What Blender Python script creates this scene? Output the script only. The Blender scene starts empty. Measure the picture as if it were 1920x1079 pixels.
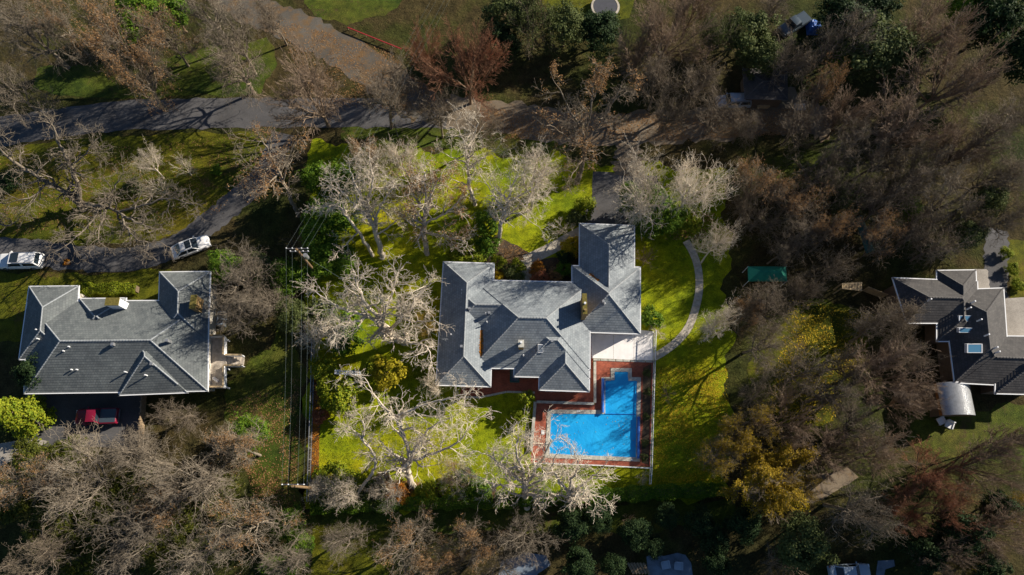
import bpy, math, random
import numpy as np
from mathutils import Vector, Matrix

# ------------------------------------------------------------------ camera, sky, sun, exposure
scene = bpy.context.scene
COL = scene.collection
FPX = 1279.0                 # focal length in pixels of the 1920 px wide photograph
TILT = math.radians(18.0)    # camera leans 18 degrees forward from straight down
HCAM = 82.0
CT, ST = math.cos(TILT), math.sin(TILT)

cam_data = bpy.data.cameras.new("camera")
cam_data.sensor_width = 36.0
cam_data.lens = 36.0 * FPX / 1920.0
cam_data.clip_start = 0.5
cam_data.clip_end = 3000.0
cam = bpy.data.objects.new("camera", cam_data)
cam.location = (0, 0, HCAM)
cam.rotation_euler = (TILT, 0, 0)
COL.objects.link(cam)
scene.camera = cam
scene.render.resolution_x = 1024
scene.render.resolution_y = 575

SUN_EL = math.radians(24.5)
SUN_AZ = math.atan2(0.885, 0.465)      # clockwise from +Y (top of the picture)
sun_dir = Vector((math.sin(SUN_AZ) * math.cos(SUN_EL), math.cos(SUN_AZ) * math.cos(SUN_EL), math.sin(SUN_EL)))

world = bpy.data.worlds.new("World")
scene.world = world
world.use_nodes = True
wn = world.node_tree
wn.nodes.clear()
sky = wn.nodes.new("ShaderNodeTexSky")
sky.sky_type = 'NISHITA'
sky.sun_disc = False
sky.sun_elevation = SUN_EL
sky.sun_rotation = SUN_AZ
sky.altitude = 60
sky.air_density = 1.0
sky.dust_density = 0.2
sky.ozone_density = 4.0
bg = wn.nodes.new("ShaderNodeBackground")
bg.inputs["Strength"].default_value = 0.05
wo = wn.nodes.new("ShaderNodeOutputWorld")
wn.links.new(sky.outputs[0], bg.inputs[0])
wn.links.new(bg.outputs[0], wo.inputs[0])

sl = bpy.data.lights.new("sun", 'SUN')
sl.energy = 5.0
sl.angle = math.radians(0.5)
sl.color = (1.0, 0.90, 0.76)
so = bpy.data.objects.new("sun", sl)
so.rotation_euler = sun_dir.to_track_quat('Z', 'Y').to_euler()
so.location = (60, 40, 120)
COL.objects.link(so)

scene.view_settings.view_transform = 'Standard'
scene.view_settings.look = 'None'
scene.view_settings.exposure = 0.80
scene.view_settings.gamma = 1.0
scene.view_settings.use_curve_mapping = False

# ------------------------------------------------------------------ helpers
def P(px, py, z=0.0):
    """photo pixel -> world point at height z (ray from the camera met with a horizontal plane)"""
    u = (px - 960.0) / FPX
    v = (539.5 - py) / FPX
    k = (z - HCAM) / (v * ST - CT)
    return Vector((u * k, (v * CT + ST) * k, z))

def ppm(py):
    """pixels per metre (across) on the ground at image row py"""
    return FPX * (CT - (539.5 - py) / FPX * ST) / HCAM

def tag(o, label=None, cat=None, group=None, kind=None):
    if label: o["label"] = label
    if cat: o["category"] = cat
    if group: o["group"] = group
    if kind: o["kind"] = kind
    return o

def empty(name, loc, rz=0.0):
    o = bpy.data.objects.new(name, None)
    o.empty_display_size = 0.3
    o.location = loc
    o.rotation_euler = (0, 0, rz)
    COL.objects.link(o)
    return o

def link(name, me, parent=None, loc=(0, 0, 0)):
    o = bpy.data.objects.new(name, me)
    o.location = loc
    COL.objects.link(o)
    if parent is not None:
        o.parent = parent
    return o

class MB:
    """collects faces; build() makes ONE mesh object"""
    def __init__(s):
        s.v = []; s.f = []; s.uv = []
    def poly(s, pts, uvs=None):
        i = len(s.v)
        s.v += [tuple(p) for p in pts]
        s.f.append(tuple(range(i, i + len(pts))))
        s.uv += (uvs if uvs else [(p[0], p[1]) for p in pts])
    def box(s, c, size, rz=0.0, rot=None):
        c = Vector(c); hx, hy, hz = size[0] / 2, size[1] / 2, size[2] / 2
        m = rot if rot is not None else Matrix.Rotation(rz, 3, 'Z')
        q = [c + m @ Vector((x * hx, y * hy, z * hz)) for x in (-1, 1) for y in (-1, 1) for z in (-1, 1)]
        for a in ((0, 1, 3, 2), (4, 6, 7, 5), (0, 4, 5, 1), (2, 3, 7, 6), (1, 5, 7, 3), (0, 2, 6, 4)):
            s.poly([q[i] for i in a])
        return s
    def bar(s, a, b, w, h):
        """box from a to b, w wide, h tall"""
        a = Vector(a); b = Vector(b); d = b - a
        L = d.length
        if L < 1e-6: return s
        x = d / L
        up = Vector((0, 0, 1)) if abs(x.z) < 0.95 else Vector((1, 0, 0))
        y = up.cross(x).normalized(); z = x.cross(y)
        m = Matrix((x, y, z)).transposed()
        return s.box((a + b) / 2, (L, w, h), rot=m)
    def tube(s, pts, rad, k=8, cap=True):
        pts = [Vector(p) for p in pts]
        rad = rad if isinstance(rad, (list, tuple)) else [rad] * len(pts)
        rings = []
        for i, p in enumerate(pts):
            d = (pts[min(i + 1, len(pts) - 1)] - pts[max(i - 1, 0)]).normalized()
            up = Vector((0, 0, 1)) if abs(d.z) < 0.95 else Vector((1, 0, 0))
            x = up.cross(d).normalized(); y = d.cross(x)
            rings.append([p + (x * math.cos(2 * math.pi * j / k) + y * math.sin(2 * math.pi * j / k)) * rad[i] for j in range(k)])
        for a, b in zip(rings, rings[1:]):
            for j in range(k):
                s.poly([a[j], a[(j + 1) % k], b[(j + 1) % k], b[j]])
        if cap:
            s.poly(rings[0][::-1]); s.poly(rings[-1])
        return s
    def prism(s, pts, z0, z1):
        """upright prism over a plan outline (counter-clockwise)"""
        b = [Vector((p[0], p[1], z0)) for p in pts]; t = [Vector((p[0], p[1], z1)) for p in pts]
        s.poly(t); s.poly(b[::-1])
        n = len(pts)
        for i in range(n):
            s.poly([b[i], b[(i + 1) % n], t[(i + 1) % n], t[i]])
        return s
    def build(s, name, mat, parent=None, origin=None, smooth=False, weld=False):
        o0 = Vector((0, 0, 0))
        if parent is not None and origin is None:
            pp = parent
            while pp is not None:
                o0 = o0 + pp.location; pp = pp.parent
        elif origin is not None:
            o0 = Vector(origin)
        me = bpy.data.meshes.new(name)
        me.from_pydata([(v[0] - o0.x, v[1] - o0.y, v[2] - o0.z) for v in s.v], [], s.f)
        ul = me.uv_layers.new(name="uv")
        ul.data.foreach_set("uv", [c for u in s.uv for c in u])
        if weld:
            import bmesh
            bm = bmesh.new(); bm.from_mesh(me)
            bmesh.ops.remove_doubles(bm, verts=bm.verts, dist=0.0008)
            bmesh.ops.recalc_face_normals(bm, faces=bm.faces)
            bm.to_mesh(me); bm.free()
        me.materials.append(mat)
        if smooth:
            me.polygons.foreach_set("use_smooth", [True] * len(me.polygons))
        me.update()
        loc = (0, 0, 0) if parent is not None or origin is None else origin
        return link(name, me, parent, loc)

# ------------------------------------------------------------------ materials
def new_mat(name, rough=0.8, spec=0.3):
    m = bpy.data.materials.new(name)
    m.use_nodes = True
    nt = m.node_tree
    b = nt.nodes["Principled BSDF"]
    b.inputs["Roughness"].default_value = rough
    b.inputs["Specular IOR Level"].default_value = spec
    return m, nt, b

def N(nt, t, **kw):
    n = nt.nodes.new(t)
    for k, v in kw.items():
        if k in n.inputs: n.inputs[k].default_value = v
        else: setattr(n, k, v)
    return n

def ramp(nt, stops, src=None, interp='LINEAR'):
    r = nt.nodes.new("ShaderNodeValToRGB")
    r.color_ramp.interpolation = interp
    e = r.color_ramp.elements
    e[0].position = stops[0][0]; e[0].color = (*stops[0][1], 1)
    e[1].position = stops[1][0]; e[1].color = (*stops[1][1], 1)
    for p, c in stops[2:]:
        x = e.new(p); x.color = (*c, 1)
    if src is not None: nt.links.new(src, r.inputs[0])
    return r

def mix(nt, fac, a, b, mode='MIX'):
    m = nt.nodes.new("ShaderNodeMix"); m.data_type = 'RGBA'; m.blend_type = mode
    for i, s in ((0, fac), (6, a), (7, b)):
        if isinstance(s, (int, float)): m.inputs[i].default_value = s
        elif isinstance(s, tuple): m.inputs[i].default_value = (*s, 1)
        else: nt.links.new(s, m.inputs[i])
    return m.outputs[2]

def coords(nt, kind="Object", scale=None):
    t = nt.nodes.new("ShaderNodeTexCoord")
    if scale is None: return t.outputs[kind]
    mp = nt.nodes.new("ShaderNodeMapping")
    mp.inputs["Scale"].default_value = scale
    nt.links.new(t.outputs[kind], mp.inputs[0])
    return mp.outputs[0]

def noise(nt, vec, scale, detail=4.0, rough=0.6):
    n = N(nt, "ShaderNodeTexNoise", Scale=scale, Detail=detail, Roughness=rough)
    nt.links.new(vec, n.inputs["Vector"])
    return n.outputs["Fac"]

def bump(nt, b, h, dist, strength=1.0):
    n = N(nt, "ShaderNodeBump", Distance=dist, Strength=strength)
    nt.links.new(h, n.inputs["Height"])
    nt.links.new(n.outputs[0], b.inputs["Normal"])

def plain(name, c, rough=0.6, spec=0.3, var=0.12, vs=3.0, metal=0.0):
    """one colour with soft wear and grain"""
    m, nt, b = new_mat(name, rough, spec)
    v = coords(nt)
    f = noise(nt, v, vs, 5)
    lo = tuple(x * (1 - var) for x in c); hi = tuple(min(1, x * (1 + var)) for x in c)
    r = ramp(nt, [(0.3, lo), (0.7, hi)], f)
    nt.links.new(r.outputs[0], b.inputs["Base Color"])
    b.inputs["Metallic"].default_value = metal
    return m

def m_lawn(name, cols, leaf=0.62):
    m, nt, b = new_mat(name, 0.9, 0.15)
    v = coords(nt)
    big = noise(nt, v, 0.10, 4, 0.65)
    mid = noise(nt, v, 0.9, 4, 0.7)
    fine = noise(nt, v, 9.0, 3, 0.75)
    r1 = ramp(nt, [(0.36, cols[0]), (0.5, cols[1]), (0.66, cols[2])], big)
    r2 = ramp(nt, [(0.3, (0.45, 0.5, 0.45)), (0.7, (1.45, 1.4, 1.3))], mid)
    r3 = ramp(nt, [(0.28, (0.35, 0.42, 0.4)), (0.72, (1.6, 1.55, 1.4))], fine)
    c = mix(nt, 1.0, r1.outputs[0], r2.outputs[0], 'MULTIPLY')
    c = mix(nt, 1.0, c, r3.outputs[0], 'MULTIPLY')
    # scattered dry patches
    dry = noise(nt, v, 0.33, 6, 0.75)
    rd = ramp(nt, [(leaf, (0, 0, 0)), (leaf + 0.10, (1, 1, 1))], dry)
    c = mix(nt, rd.outputs[0], c, cols[3])
    nt.links.new(c, b.inputs["Base Color"])
    bump(nt, b, fine, 0.10, 0.9)
    return m

def m_ground():
    m, nt, b = new_mat("forest_floor", 0.95, 0.1)
    v = coords(nt)
    big = noise(nt, v, 0.055, 5, 0.65)
    mid = noise(nt, v, 0.6, 6, 0.75)
    fine = noise(nt, v, 6.0, 3, 0.75)
    r1 = ramp(nt, [(0.36, (0.028, 0.040, 0.012)), (0.46, (0.048, 0.054, 0.016)), (0.55, (0.062, 0.050, 0.024)), (0.68, (0.042, 0.042, 0.018))], big)
    r2 = ramp(nt, [(0.3, (0.4, 0.42, 0.4)), (0.7, (1.5, 1.45, 1.3))], mid)
    r3 = ramp(nt, [(0.3, (0.45, 0.45, 0.45)), (0.72, (1.6, 1.5, 1.35))], fine)
    c = mix(nt, 1.0, r1.outputs[0], r2.outputs[0], 'MULTIPLY')
    c = mix(nt, 1.0, c, r3.outputs[0], 'MULTIPLY')
    nt.links.new(c, b.inputs["Base Color"])
    bump(nt, b, mid, 0.5, 0.8)
    return m

def m_road(name, base, leafc, amount):
    m, nt, b = new_mat(name, 0.85, 0.25)
    v = coords(nt)
    big = noise(nt, v, 0.22, 6, 0.7)
    fine = noise(nt, v, 14.0, 2, 0.7)
    lo = tuple(x * 0.75 for x in base); hi = tuple(x * 1.3 for x in base)
    r1 = ramp(nt, [(0.35, lo), (0.65, hi)], big)
    rl = ramp(nt, [(amount, (0, 0, 0)), (amount + 0.16, (1, 1, 1))], noise(nt, v, 0.5, 7, 0.8))
    c = mix(nt, rl.outputs[0], r1.outputs[0], leafc)
    r3 = ramp(nt, [(0.3, (0.75, 0.75, 0.75)), (0.7, (1.25, 1.25, 1.25))], fine)
    c = mix(nt, 1.0, c, r3.outputs[0], 'MULTIPLY')
    nt.links.new(c, b.inputs["Base Color"])
    bump(nt, b, fine, 0.02, 0.5)
    return m

def m_roof(name, c1, c2):
    m, nt, b = new_mat(name, 0.75, 0.25)
    uv = coords(nt, "UV")
    br = N(nt, "ShaderNodeTexBrick", Scale=1.0)
    br.inputs["Brick Width"].default_value = 0.33
    br.inputs["Row Height"].default_value = 0.30
    br.inputs["Mortar Size"].default_value = 0.012
    br.inputs["Color1"].default_value = (*c1, 1)
    br.inputs["Color2"].default_value = (*c2, 1)
    br.inputs["Mortar"].default_value = (*[x * 0.45 for x in c1], 1)
    nt.links.new(uv, br.inputs["Vector"])
    v = coords(nt)
    st = noise(nt, v, 0.45, 6, 0.7)
    rs = ramp(nt, [(0.3, (0.72, 0.72, 0.74)), (0.7, (1.2, 1.2, 1.17))], st)
    c = mix(nt, 1.0, br.outputs[0], rs.outputs[0], 'MULTIPLY')
    ms = noise(nt, v, 2.6, 6, 0.75)
    rm = ramp(nt, [(0.63, (0, 0, 0)), (0.78, (0.55, 0.55, 0.55))], ms)
    c = mix(nt, rm.outputs[0], c, (0.10, 0.10, 0.075))
    nt.links.new(c, b.inputs["Base Color"])
    bump(nt, b, noise(nt, v, 11.0, 3), 0.03, 0.5)
    return m

def m_brick(name):
    m, nt, b = new_mat(name, 0.85, 0.2)
    v = coords(nt)
    br = N(nt, "ShaderNodeTexBrick", Scale=1.0)
    br.inputs["Brick Width"].default_value = 0.22
    br.inputs["Row Height"].default_value = 0.11
    br.inputs["Mortar Size"].default_value = 0.008
    br.inputs["Color1"].default_value = (0.42, 0.11, 0.06, 1)
    br.inputs["Color2"].default_value = (0.30, 0.08, 0.05, 1)
    br.inputs["Mortar"].default_value = (0.20, 0.13, 0.10, 1)
    nt.links.new(v, br.inputs["Vector"])
    st = noise(nt, v, 0.8, 6, 0.7)
    rs = ramp(nt, [(0.3, (0.62, 0.6, 0.6)), (0.7, (1.25, 1.22, 1.2))], st)
    c = mix(nt, 1.0, br.outputs[0], rs.outputs[0], 'MULTIPLY')
    nt.links.new(c, b.inputs["Base Color"])
    bump(nt, b, br.outputs["Fac"], -0.006, 0.6)
    return m

def m_leaf(name, cols, rough=0.7, spec=0.15):
    """leaves: every leaf (mesh island) takes its own shade"""
    m, nt, b = new_mat(name, rough, spec)
    g = N(nt, "ShaderNodeNewGeometry")
    n = len(cols)
    r = ramp(nt, [(0.0, cols[0]), (1.0, cols[-1])] + [((i + 1) / (n - 1), c) for i, c in enumerate(cols[1:-1])], g.outputs["Random Per Island"])
    nt.links.new(r.outputs[0], b.inputs["Base Color"])
    tr = N(nt, "ShaderNodeBsdfTranslucent")
    nt.links.new(r.outputs[0], tr.inputs[0])
    ms = N(nt, "ShaderNodeMixShader", Fac=0.25)
    out = nt.nodes["Material Output"]
    nt.links.new(b.outputs[0], ms.inputs[1]); nt.links.new(tr.outputs[0], ms.inputs[2])
    nt.links.new(ms.outputs[0], out.inputs[0])
    return m

def m_bark(name, cols, moss=None):
    m, nt, b = new_mat(name, 0.9, 0.15)
    v = coords(nt)
    f = noise(nt, v, 1.6, 6, 0.75)
    r = ramp(nt, [(0.28, cols[0]), (0.5, cols[1]), (0.72, cols[2])], f)
    oi = N(nt, "ShaderNodeObjectInfo")
    rr = ramp(nt, [(0.0, (0.82, 0.8, 0.78)), (1.0, (1.15, 1.13, 1.1))], oi.outputs["Random"])
    c = mix(nt, 1.0, r.outputs[0], rr.outputs[0], 'MULTIPLY')
    if moss:
        rm = ramp(nt, [(0.60, (0, 0, 0)), (0.70, (0.8, 0.8, 0.8))], noise(nt, v, 0.9, 4, 0.6))
        c = mix(nt, rm.outputs[0], c, moss)
    nt.links.new(c, b.inputs["Base Color"])
    bump(nt, b, noise(nt, v, 9.0, 4), 0.05, 0.7)
    return m

def m_water(name):
    m, nt, b = new_mat(name, 0.12, 0.5)
    v = coords(nt)
    n1 = noise(nt, v, 0.35, 3, 0.5)
    r = ramp(nt, [(0.35, (0.012, 0.31, 0.72)), (0.65, (0.022, 0.40, 0.82))], n1)
    nt.links.new(r.outputs[0], b.inputs["Base Color"])
    n2 = noise(nt, v, 1.3, 4, 0.62)
    n3 = noise(nt, v, 6.0, 2, 0.5)
    mm = N(nt, "ShaderNodeMath", operation='MULTIPLY_ADD')
    mm.inputs[1].default_value = 0.16
    nt.links.new(n3, mm.inputs[0]); nt.links.new(n2, mm.inputs[2])
    bump(nt, b, mm.outputs[0], 0.10, 0.5)
    return m

def m_glass(name, c=(0.02, 0.03, 0.04), rough=0.06):
    m, nt, b = new_mat(name, rough, 0.6)
    b.inputs["Base Color"].default_value = (*c, 1)
    return m

M = {}
M['ground'] = m_ground()
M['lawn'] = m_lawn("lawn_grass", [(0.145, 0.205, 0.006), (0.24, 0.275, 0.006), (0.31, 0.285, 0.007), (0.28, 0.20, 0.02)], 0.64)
M['verge'] = m_lawn("verge_grass", [(0.05, 0.065, 0.006), (0.095, 0.10, 0.007), (0.135, 0.11, 0.010), (0.10, 0.07, 0.02)], 0.55)  # grass colour lowered to paint in the dimness outside the lot
M['shade_grass'] = m_lawn("dimmed_mossy_grass", [(0.04, 0.065, 0.010), (0.07, 0.09, 0.012), (0.09, 0.085, 0.018), (0.075, 0.055, 0.022)], 0.55)  # darker still: painted dimness of the outer grass, with mossy tones
M['asphalt'] = m_road("asphalt", (0.085, 0.083, 0.085), (0.125, 0.085, 0.045), 0.60)
M['leafy_road'] = m_road("leaf_strewn_asphalt", (0.10, 0.09, 0.075), (0.165, 0.10, 0.045), 0.46)
M['gravel'] = m_road("gravel", (0.17, 0.135, 0.095), (0.20, 0.125, 0.06), 0.52)
M['concrete'] = m_road("concrete", (0.34, 0.31, 0.27), (0.24, 0.20, 0.14), 0.66)
M['soil'] = m_road("bed_soil", (0.06, 0.045, 0.03), (0.15, 0.085, 0.035), 0.5)
M['white_conc'] = plain("white_concrete", (0.82, 0.80, 0.79), 0.8, 0.2, 0.08, 1.2)
M['stone'] = plain("coping_stone", (0.44, 0.43, 0.38), 0.8, 0.25, 0.28, 2.5)
M['slab'] = plain("path_slab", (0.47, 0.42, 0.34), 0.85, 0.2, 0.28, 2.2)
M['slate_patio'] = plain("slate_patio", (0.15, 0.19, 0.24), 0.7, 0.3, 0.3, 1.2)
M['brick'] = m_brick("red_brick_paving")
M['roof'] = m_roof("grey_tile_roof", (0.275, 0.305, 0.325), (0.20, 0.228, 0.25))
M['roof_left'] = m_roof("dimmed_tile_roof", (0.165, 0.18, 0.18), (0.12, 0.135, 0.138))  # grey tile darkened; the dimness around the lot is painted into it
M['roof_dark'] = m_roof("charcoal_shingle_roof", (0.085, 0.08, 0.078), (0.058, 0.056, 0.056))
M['cap'] = plain("ridge_tile", (0.29, 0.31, 0.32), 0.75, 0.25, 0.25, 4)
M['cap_dark'] = plain("dark_ridge_tile", (0.10, 0.095, 0.092), 0.75, 0.25, 0.2, 4)
M['white'] = plain("white_paint", (0.76, 0.77, 0.78), 0.5, 0.35, 0.07, 4)
M['wall'] = plain("stucco", (0.55, 0.51, 0.44), 0.85, 0.2, 0.1, 2)
M['wall_brown'] = plain("brown_siding", (0.16, 0.12, 0.09), 0.8, 0.2, 0.15, 2)
M['chim'] = plain("mossy_chimney_brick", (0.30, 0.20, 0.09), 0.9, 0.15, 0.4, 6)
M['moss'] = plain("moss", (0.15, 0.125, 0.035), 0.95, 0.1, 0.35, 5)
M['tin'] = plain("galvanised_metal", (0.42, 0.43, 0.44), 0.4, 0.5, 0.15, 3, 0.6)
M['glass'] = m_glass("window_glass")
M['skylight'] = m_glass("skylight_glass", (0.22, 0.26, 0.30), 0.15)
M['sky_blue'] = m_glass("blue_skylight_glass", (0.10, 0.26, 0.40), 0.12)
M['water'] = m_water("pool_water")
M['liner'] = plain("pool_liner", (0.05, 0.30, 0.60), 0.5, 0.3, 0.1, 1)
M['reel'] = plain("blue_cover_film", (0.02, 0.13, 0.50), 0.35, 0.5, 0.25, 3)
M['deckboard'] = plain("deck_tile", (0.42, 0.37, 0.31), 0.8, 0.2, 0.3, 2)
M['timber'] = plain("weathered_timber", (0.26, 0.19, 0.12), 0.85, 0.2, 0.3, 3)
M['tan_timber'] = plain("tan_timber", (0.42, 0.32, 0.19), 0.85, 0.2, 0.2, 3)
M['pole'] = plain("utility_pole_wood", (0.21, 0.14, 0.075), 0.85, 0.2, 0.25, 4)
M['steel'] = plain("dark_steel", (0.10, 0.10, 0.11), 0.5, 0.4, 0.1, 3, 0.4)
M['wire'] = plain("wire", (0.14, 0.17, 0.17), 0.9, 0.1, 0.1, 1)
M['canopy_green'] = plain("teal_canopy_cloth", (0.02, 0.25, 0.17), 0.7, 0.3, 0.15, 1.5)
M['tarp_green'] = plain("dark_green_tarp", (0.04, 0.12, 0.11), 0.6, 0.3, 0.3, 1.5)
M['tarp_blue'] = plain("blue_tarp", (0.03, 0.12, 0.42), 0.5, 0.4, 0.3, 2)
M['rust'] = plain("leaf_covered_rust", (0.30, 0.13, 0.04), 0.9, 0.15, 0.45, 5)
M['orange'] = plain("orange_plastic", (0.62, 0.20, 0.03), 0.6, 0.3, 0.15, 4)
M['red'] = plain("red_paint", (0.40, 0.03, 0.04), 0.5, 0.4, 0.1, 4)
M['car_white'] = plain("white_car_paint", (0.74, 0.74, 0.73), 0.3, 0.6, 0.03, 2)
M['car_red'] = plain("red_car_paint", (0.20, 0.008, 0.03), 0.3, 0.6, 0.05, 2)
M['car_dark'] = plain("dark_car_paint", (0.05, 0.07, 0.09), 0.3, 0.6, 0.08, 2)
M['car_blue'] = plain("pale_blue_car_paint", (0.30, 0.37, 0.45), 0.3, 0.6, 0.05, 2)
M['tyre'] = plain("tyre_rubber", (0.025, 0.025, 0.025), 0.85, 0.2, 0.1, 6)
M['rim'] = plain("wheel_rim", (0.45, 0.45, 0.46), 0.35, 0.5, 0.05, 6, 0.7)
M['lamp_clear'] = plain("headlight_lens", (0.72, 0.74, 0.76), 0.2, 0.6, 0.02, 4)
M['lamp_red'] = plain("taillight_lens", (0.42, 0.02, 0.02), 0.25, 0.6, 0.05, 4)
# bark and leaves
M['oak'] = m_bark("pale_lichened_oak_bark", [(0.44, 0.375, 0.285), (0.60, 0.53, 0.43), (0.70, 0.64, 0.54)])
M['oak_dimmed'] = m_bark("dimmed_oak_bark", [(0.15, 0.125, 0.095), (0.235, 0.20, 0.155), (0.33, 0.29, 0.235)])  # same oak bark darkened for trees outside the lot; dimming put into the colour
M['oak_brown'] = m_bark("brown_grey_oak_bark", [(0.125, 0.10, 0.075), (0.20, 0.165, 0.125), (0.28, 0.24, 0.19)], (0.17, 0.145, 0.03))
M['maple'] = m_bark("brown_twig_bark", [(0.15, 0.11, 0.08), (0.235, 0.175, 0.125), (0.31, 0.24, 0.18)])
M['russet'] = m_bark("russet_twig_bark", [(0.16, 0.085, 0.055), (0.27, 0.14, 0.085), (0.34, 0.20, 0.13)])
M['stem'] = m_bark("shrub_stem", [(0.10, 0.08, 0.05), (0.16, 0.12, 0.08), (0.22, 0.17, 0.12)])
M['leaf_brown'] = m_leaf("dead_oak_leaves", [(0.20, 0.105, 0.045), (0.32, 0.175, 0.07), (0.40, 0.25, 0.12)], 0.8, 0.15)
M['leaf_green'] = m_leaf("evergreen_leaves", [(0.045, 0.105, 0.010), (0.095, 0.18, 0.014), (0.17, 0.25, 0.02)])
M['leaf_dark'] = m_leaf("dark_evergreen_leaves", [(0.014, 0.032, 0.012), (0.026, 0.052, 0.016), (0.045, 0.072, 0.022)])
M['leaf_lime'] = m_leaf("yellow_green_leaves", [(0.11, 0.17, 0.012), (0.20, 0.25, 0.015), (0.30, 0.30, 0.02)])
M['leaf_yellow'] = m_leaf("golden_autumn_leaves", [(0.38, 0.25, 0.012), (0.52, 0.36, 0.015), (0.60, 0.46, 0.03)])
M['leaf_orange'] = m_leaf("orange_autumn_leaves", [(0.28, 0.09, 0.012), (0.42, 0.16, 0.02), (0.45, 0.23, 0.03)])
M['leaf_rust'] = m_leaf("red_brown_leaves", [(0.24, 0.06, 0.035), (0.34, 0.12, 0.06), (0.36, 0.19, 0.10)])
M['leaf_olive'] = m_leaf("olive_leaves", [(0.055, 0.075, 0.022), (0.09, 0.115, 0.035), (0.13, 0.15, 0.05)])
M['leaf_gold'] = m_leaf("yellow_green_gold_leaves", [(0.24, 0.21, 0.012), (0.34, 0.30, 0.016), (0.42, 0.33, 0.02)])
M['leaf_mustard'] = m_leaf("mustard_autumn_leaves", [(0.20, 0.14, 0.010), (0.30, 0.20, 0.012), (0.38, 0.26, 0.02)])
M['leaf_moss'] = m_leaf("mossy_leaves", [(0.05, 0.065, 0.010), (0.085, 0.10, 0.012), (0.13, 0.13, 0.02)])

# ------------------------------------------------------------------ the ground, lawns, roads, pavings
rs = random.Random(7)

def outline(px, z, rough=0.0, step=1.5, rng=rs):
    """pixel outline -> ground outline; natural edges get a wavering line"""
    pts = [P(a, b, z) for a, b in px]
    if rough <= 0: return pts
    out = []
    n = len(pts); step = 0.7
    ph = [rng.uniform(0, 6.28) for _ in range(3)]; run = 0.0
    for i in range(n):
        a, b = pts[i], pts[(i + 1) % n]
        d = b - a; L = d.length
        k = max(1, int(L / step))
        nrm = Vector((-d.y, d.x, 0)).normalized() if L > 0 else Vector((0, 0, 0))
        for j in range(k):
            u = run + L * j / k
            w = rough * (math.sin(.55 * u + ph[0]) + .7 * math.sin(1.35 * u + ph[1]) + .35 * math.sin(3.7 * u + ph[2])) + rng.gauss(0, rough * .12)
            w *= min(1.0, j / 3.0, (k - j) / 3.0)
            out.append(a + d * (j / k) + nrm * w)
        run += L
    return out

def sheet(name, px, z, mat, rough=0.0, kind='structure'):
    mb = MB()
    pts = outline(px, z, rough)
    area = sum(pts[i].x * pts[(i + 1) % len(pts)].y - pts[(i + 1) % len(pts)].x * pts[i].y for i in range(len(pts)))
    if area < 0: pts.reverse()
    mb.poly(pts)
    o = mb.build(name, mat)
    return tag(o, kind=kind)

def smooth_line(pts, n=8):
    """Catmull-Rom through 3-D points"""
    pts = [Vector(p) for p in pts]
    q = [pts[0] * 2 - pts[1]] + pts + [pts[-1] * 2 - pts[-2]]
    out = []
    for i in range(1, len(q) - 2):
        a, b, c, d = q[i - 1], q[i], q[i + 1], q[i + 2]
        for j in range(n):
            t = j / n
            out.append(0.5 * ((2 * b) + (c - a) * t + (2 * a - 5 * b + 4 * c - d) * t * t + (3 * b - a - 3 * c + d) * t ** 3))
    out.append(pts[-1])
    return out

def ribbon(name, px, width, z, mat, rough=0.12):
    line = smooth_line([P(a, b, z) for a, b in px], 10)
    mb = MB(); prev = None
    for i, p in enumerate(line):
        d = (line[min(i + 1, len(line) - 1)] - line[max(i - 1, 0)]).normalized()
        nrm = Vector((-d.y, d.x, 0))
        w = width if not callable(width) else width(i / (len(line) - 1))
        l = p + nrm * (w / 2 + rs.gauss(0, rough)); r = p - nrm * (w / 2 + rs.gauss(0, rough))
        if prev: mb.poly([prev[1], r, l, prev[0]])
        prev = (l, r)
    return tag(mb.build(name, mat), kind='structure')

g = MB()
g.poly([(-700, -700, 0), (700, -700, 0), (700, 900, 0), (-700, 900, 0)])
tag(g.build("ground", M['ground']), kind='structure')

LOT = [(584, 262), (1363, 318), (1368, 928), (573, 955)]
sheet("lawn", LOT, 0.012, M['lawn'], 0.55)
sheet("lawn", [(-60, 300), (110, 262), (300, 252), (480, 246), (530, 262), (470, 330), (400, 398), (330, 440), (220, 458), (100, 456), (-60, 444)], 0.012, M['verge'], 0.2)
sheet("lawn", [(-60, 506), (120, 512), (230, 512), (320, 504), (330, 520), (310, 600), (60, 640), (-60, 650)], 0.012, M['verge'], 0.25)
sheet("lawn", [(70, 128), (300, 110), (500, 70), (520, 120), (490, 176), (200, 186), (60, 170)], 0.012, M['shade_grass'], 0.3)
sheet("lawn", [(540, -60), (800, -60), (745, 15), (650, 48), (590, 30)], 0.012, M['shade_grass'], 0.3)
sheet("lawn", [(1005, -60), (1200, -60), (1180, 34), (1100, 44), (1020, 22)], 0.012, M['verge'], 0.25)
sheet("lawn", [(1520, 560), (1640, 590), (1620, 680), (1560, 790), (1470, 800), (1400, 740), (1420, 640)], 0.012, M['verge'], 0.4)
sheet("lawn", [(586, 985), (760, 985), (720, 1100), (586, 1100)], 0.012, M['verge'], 0.15)
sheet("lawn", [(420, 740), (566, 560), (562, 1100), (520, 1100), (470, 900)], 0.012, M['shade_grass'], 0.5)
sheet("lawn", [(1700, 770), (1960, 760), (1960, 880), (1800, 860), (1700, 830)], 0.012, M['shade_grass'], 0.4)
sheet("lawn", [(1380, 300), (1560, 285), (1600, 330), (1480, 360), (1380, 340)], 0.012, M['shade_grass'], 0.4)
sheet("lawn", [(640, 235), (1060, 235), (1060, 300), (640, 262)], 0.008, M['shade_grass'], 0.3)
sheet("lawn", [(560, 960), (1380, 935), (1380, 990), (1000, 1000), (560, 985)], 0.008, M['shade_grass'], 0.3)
sheet("lawn", [(1885, 450), (1960, 450), (1960, 560), (1895, 560)], 0.012, M['verge'], 0.2)

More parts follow.
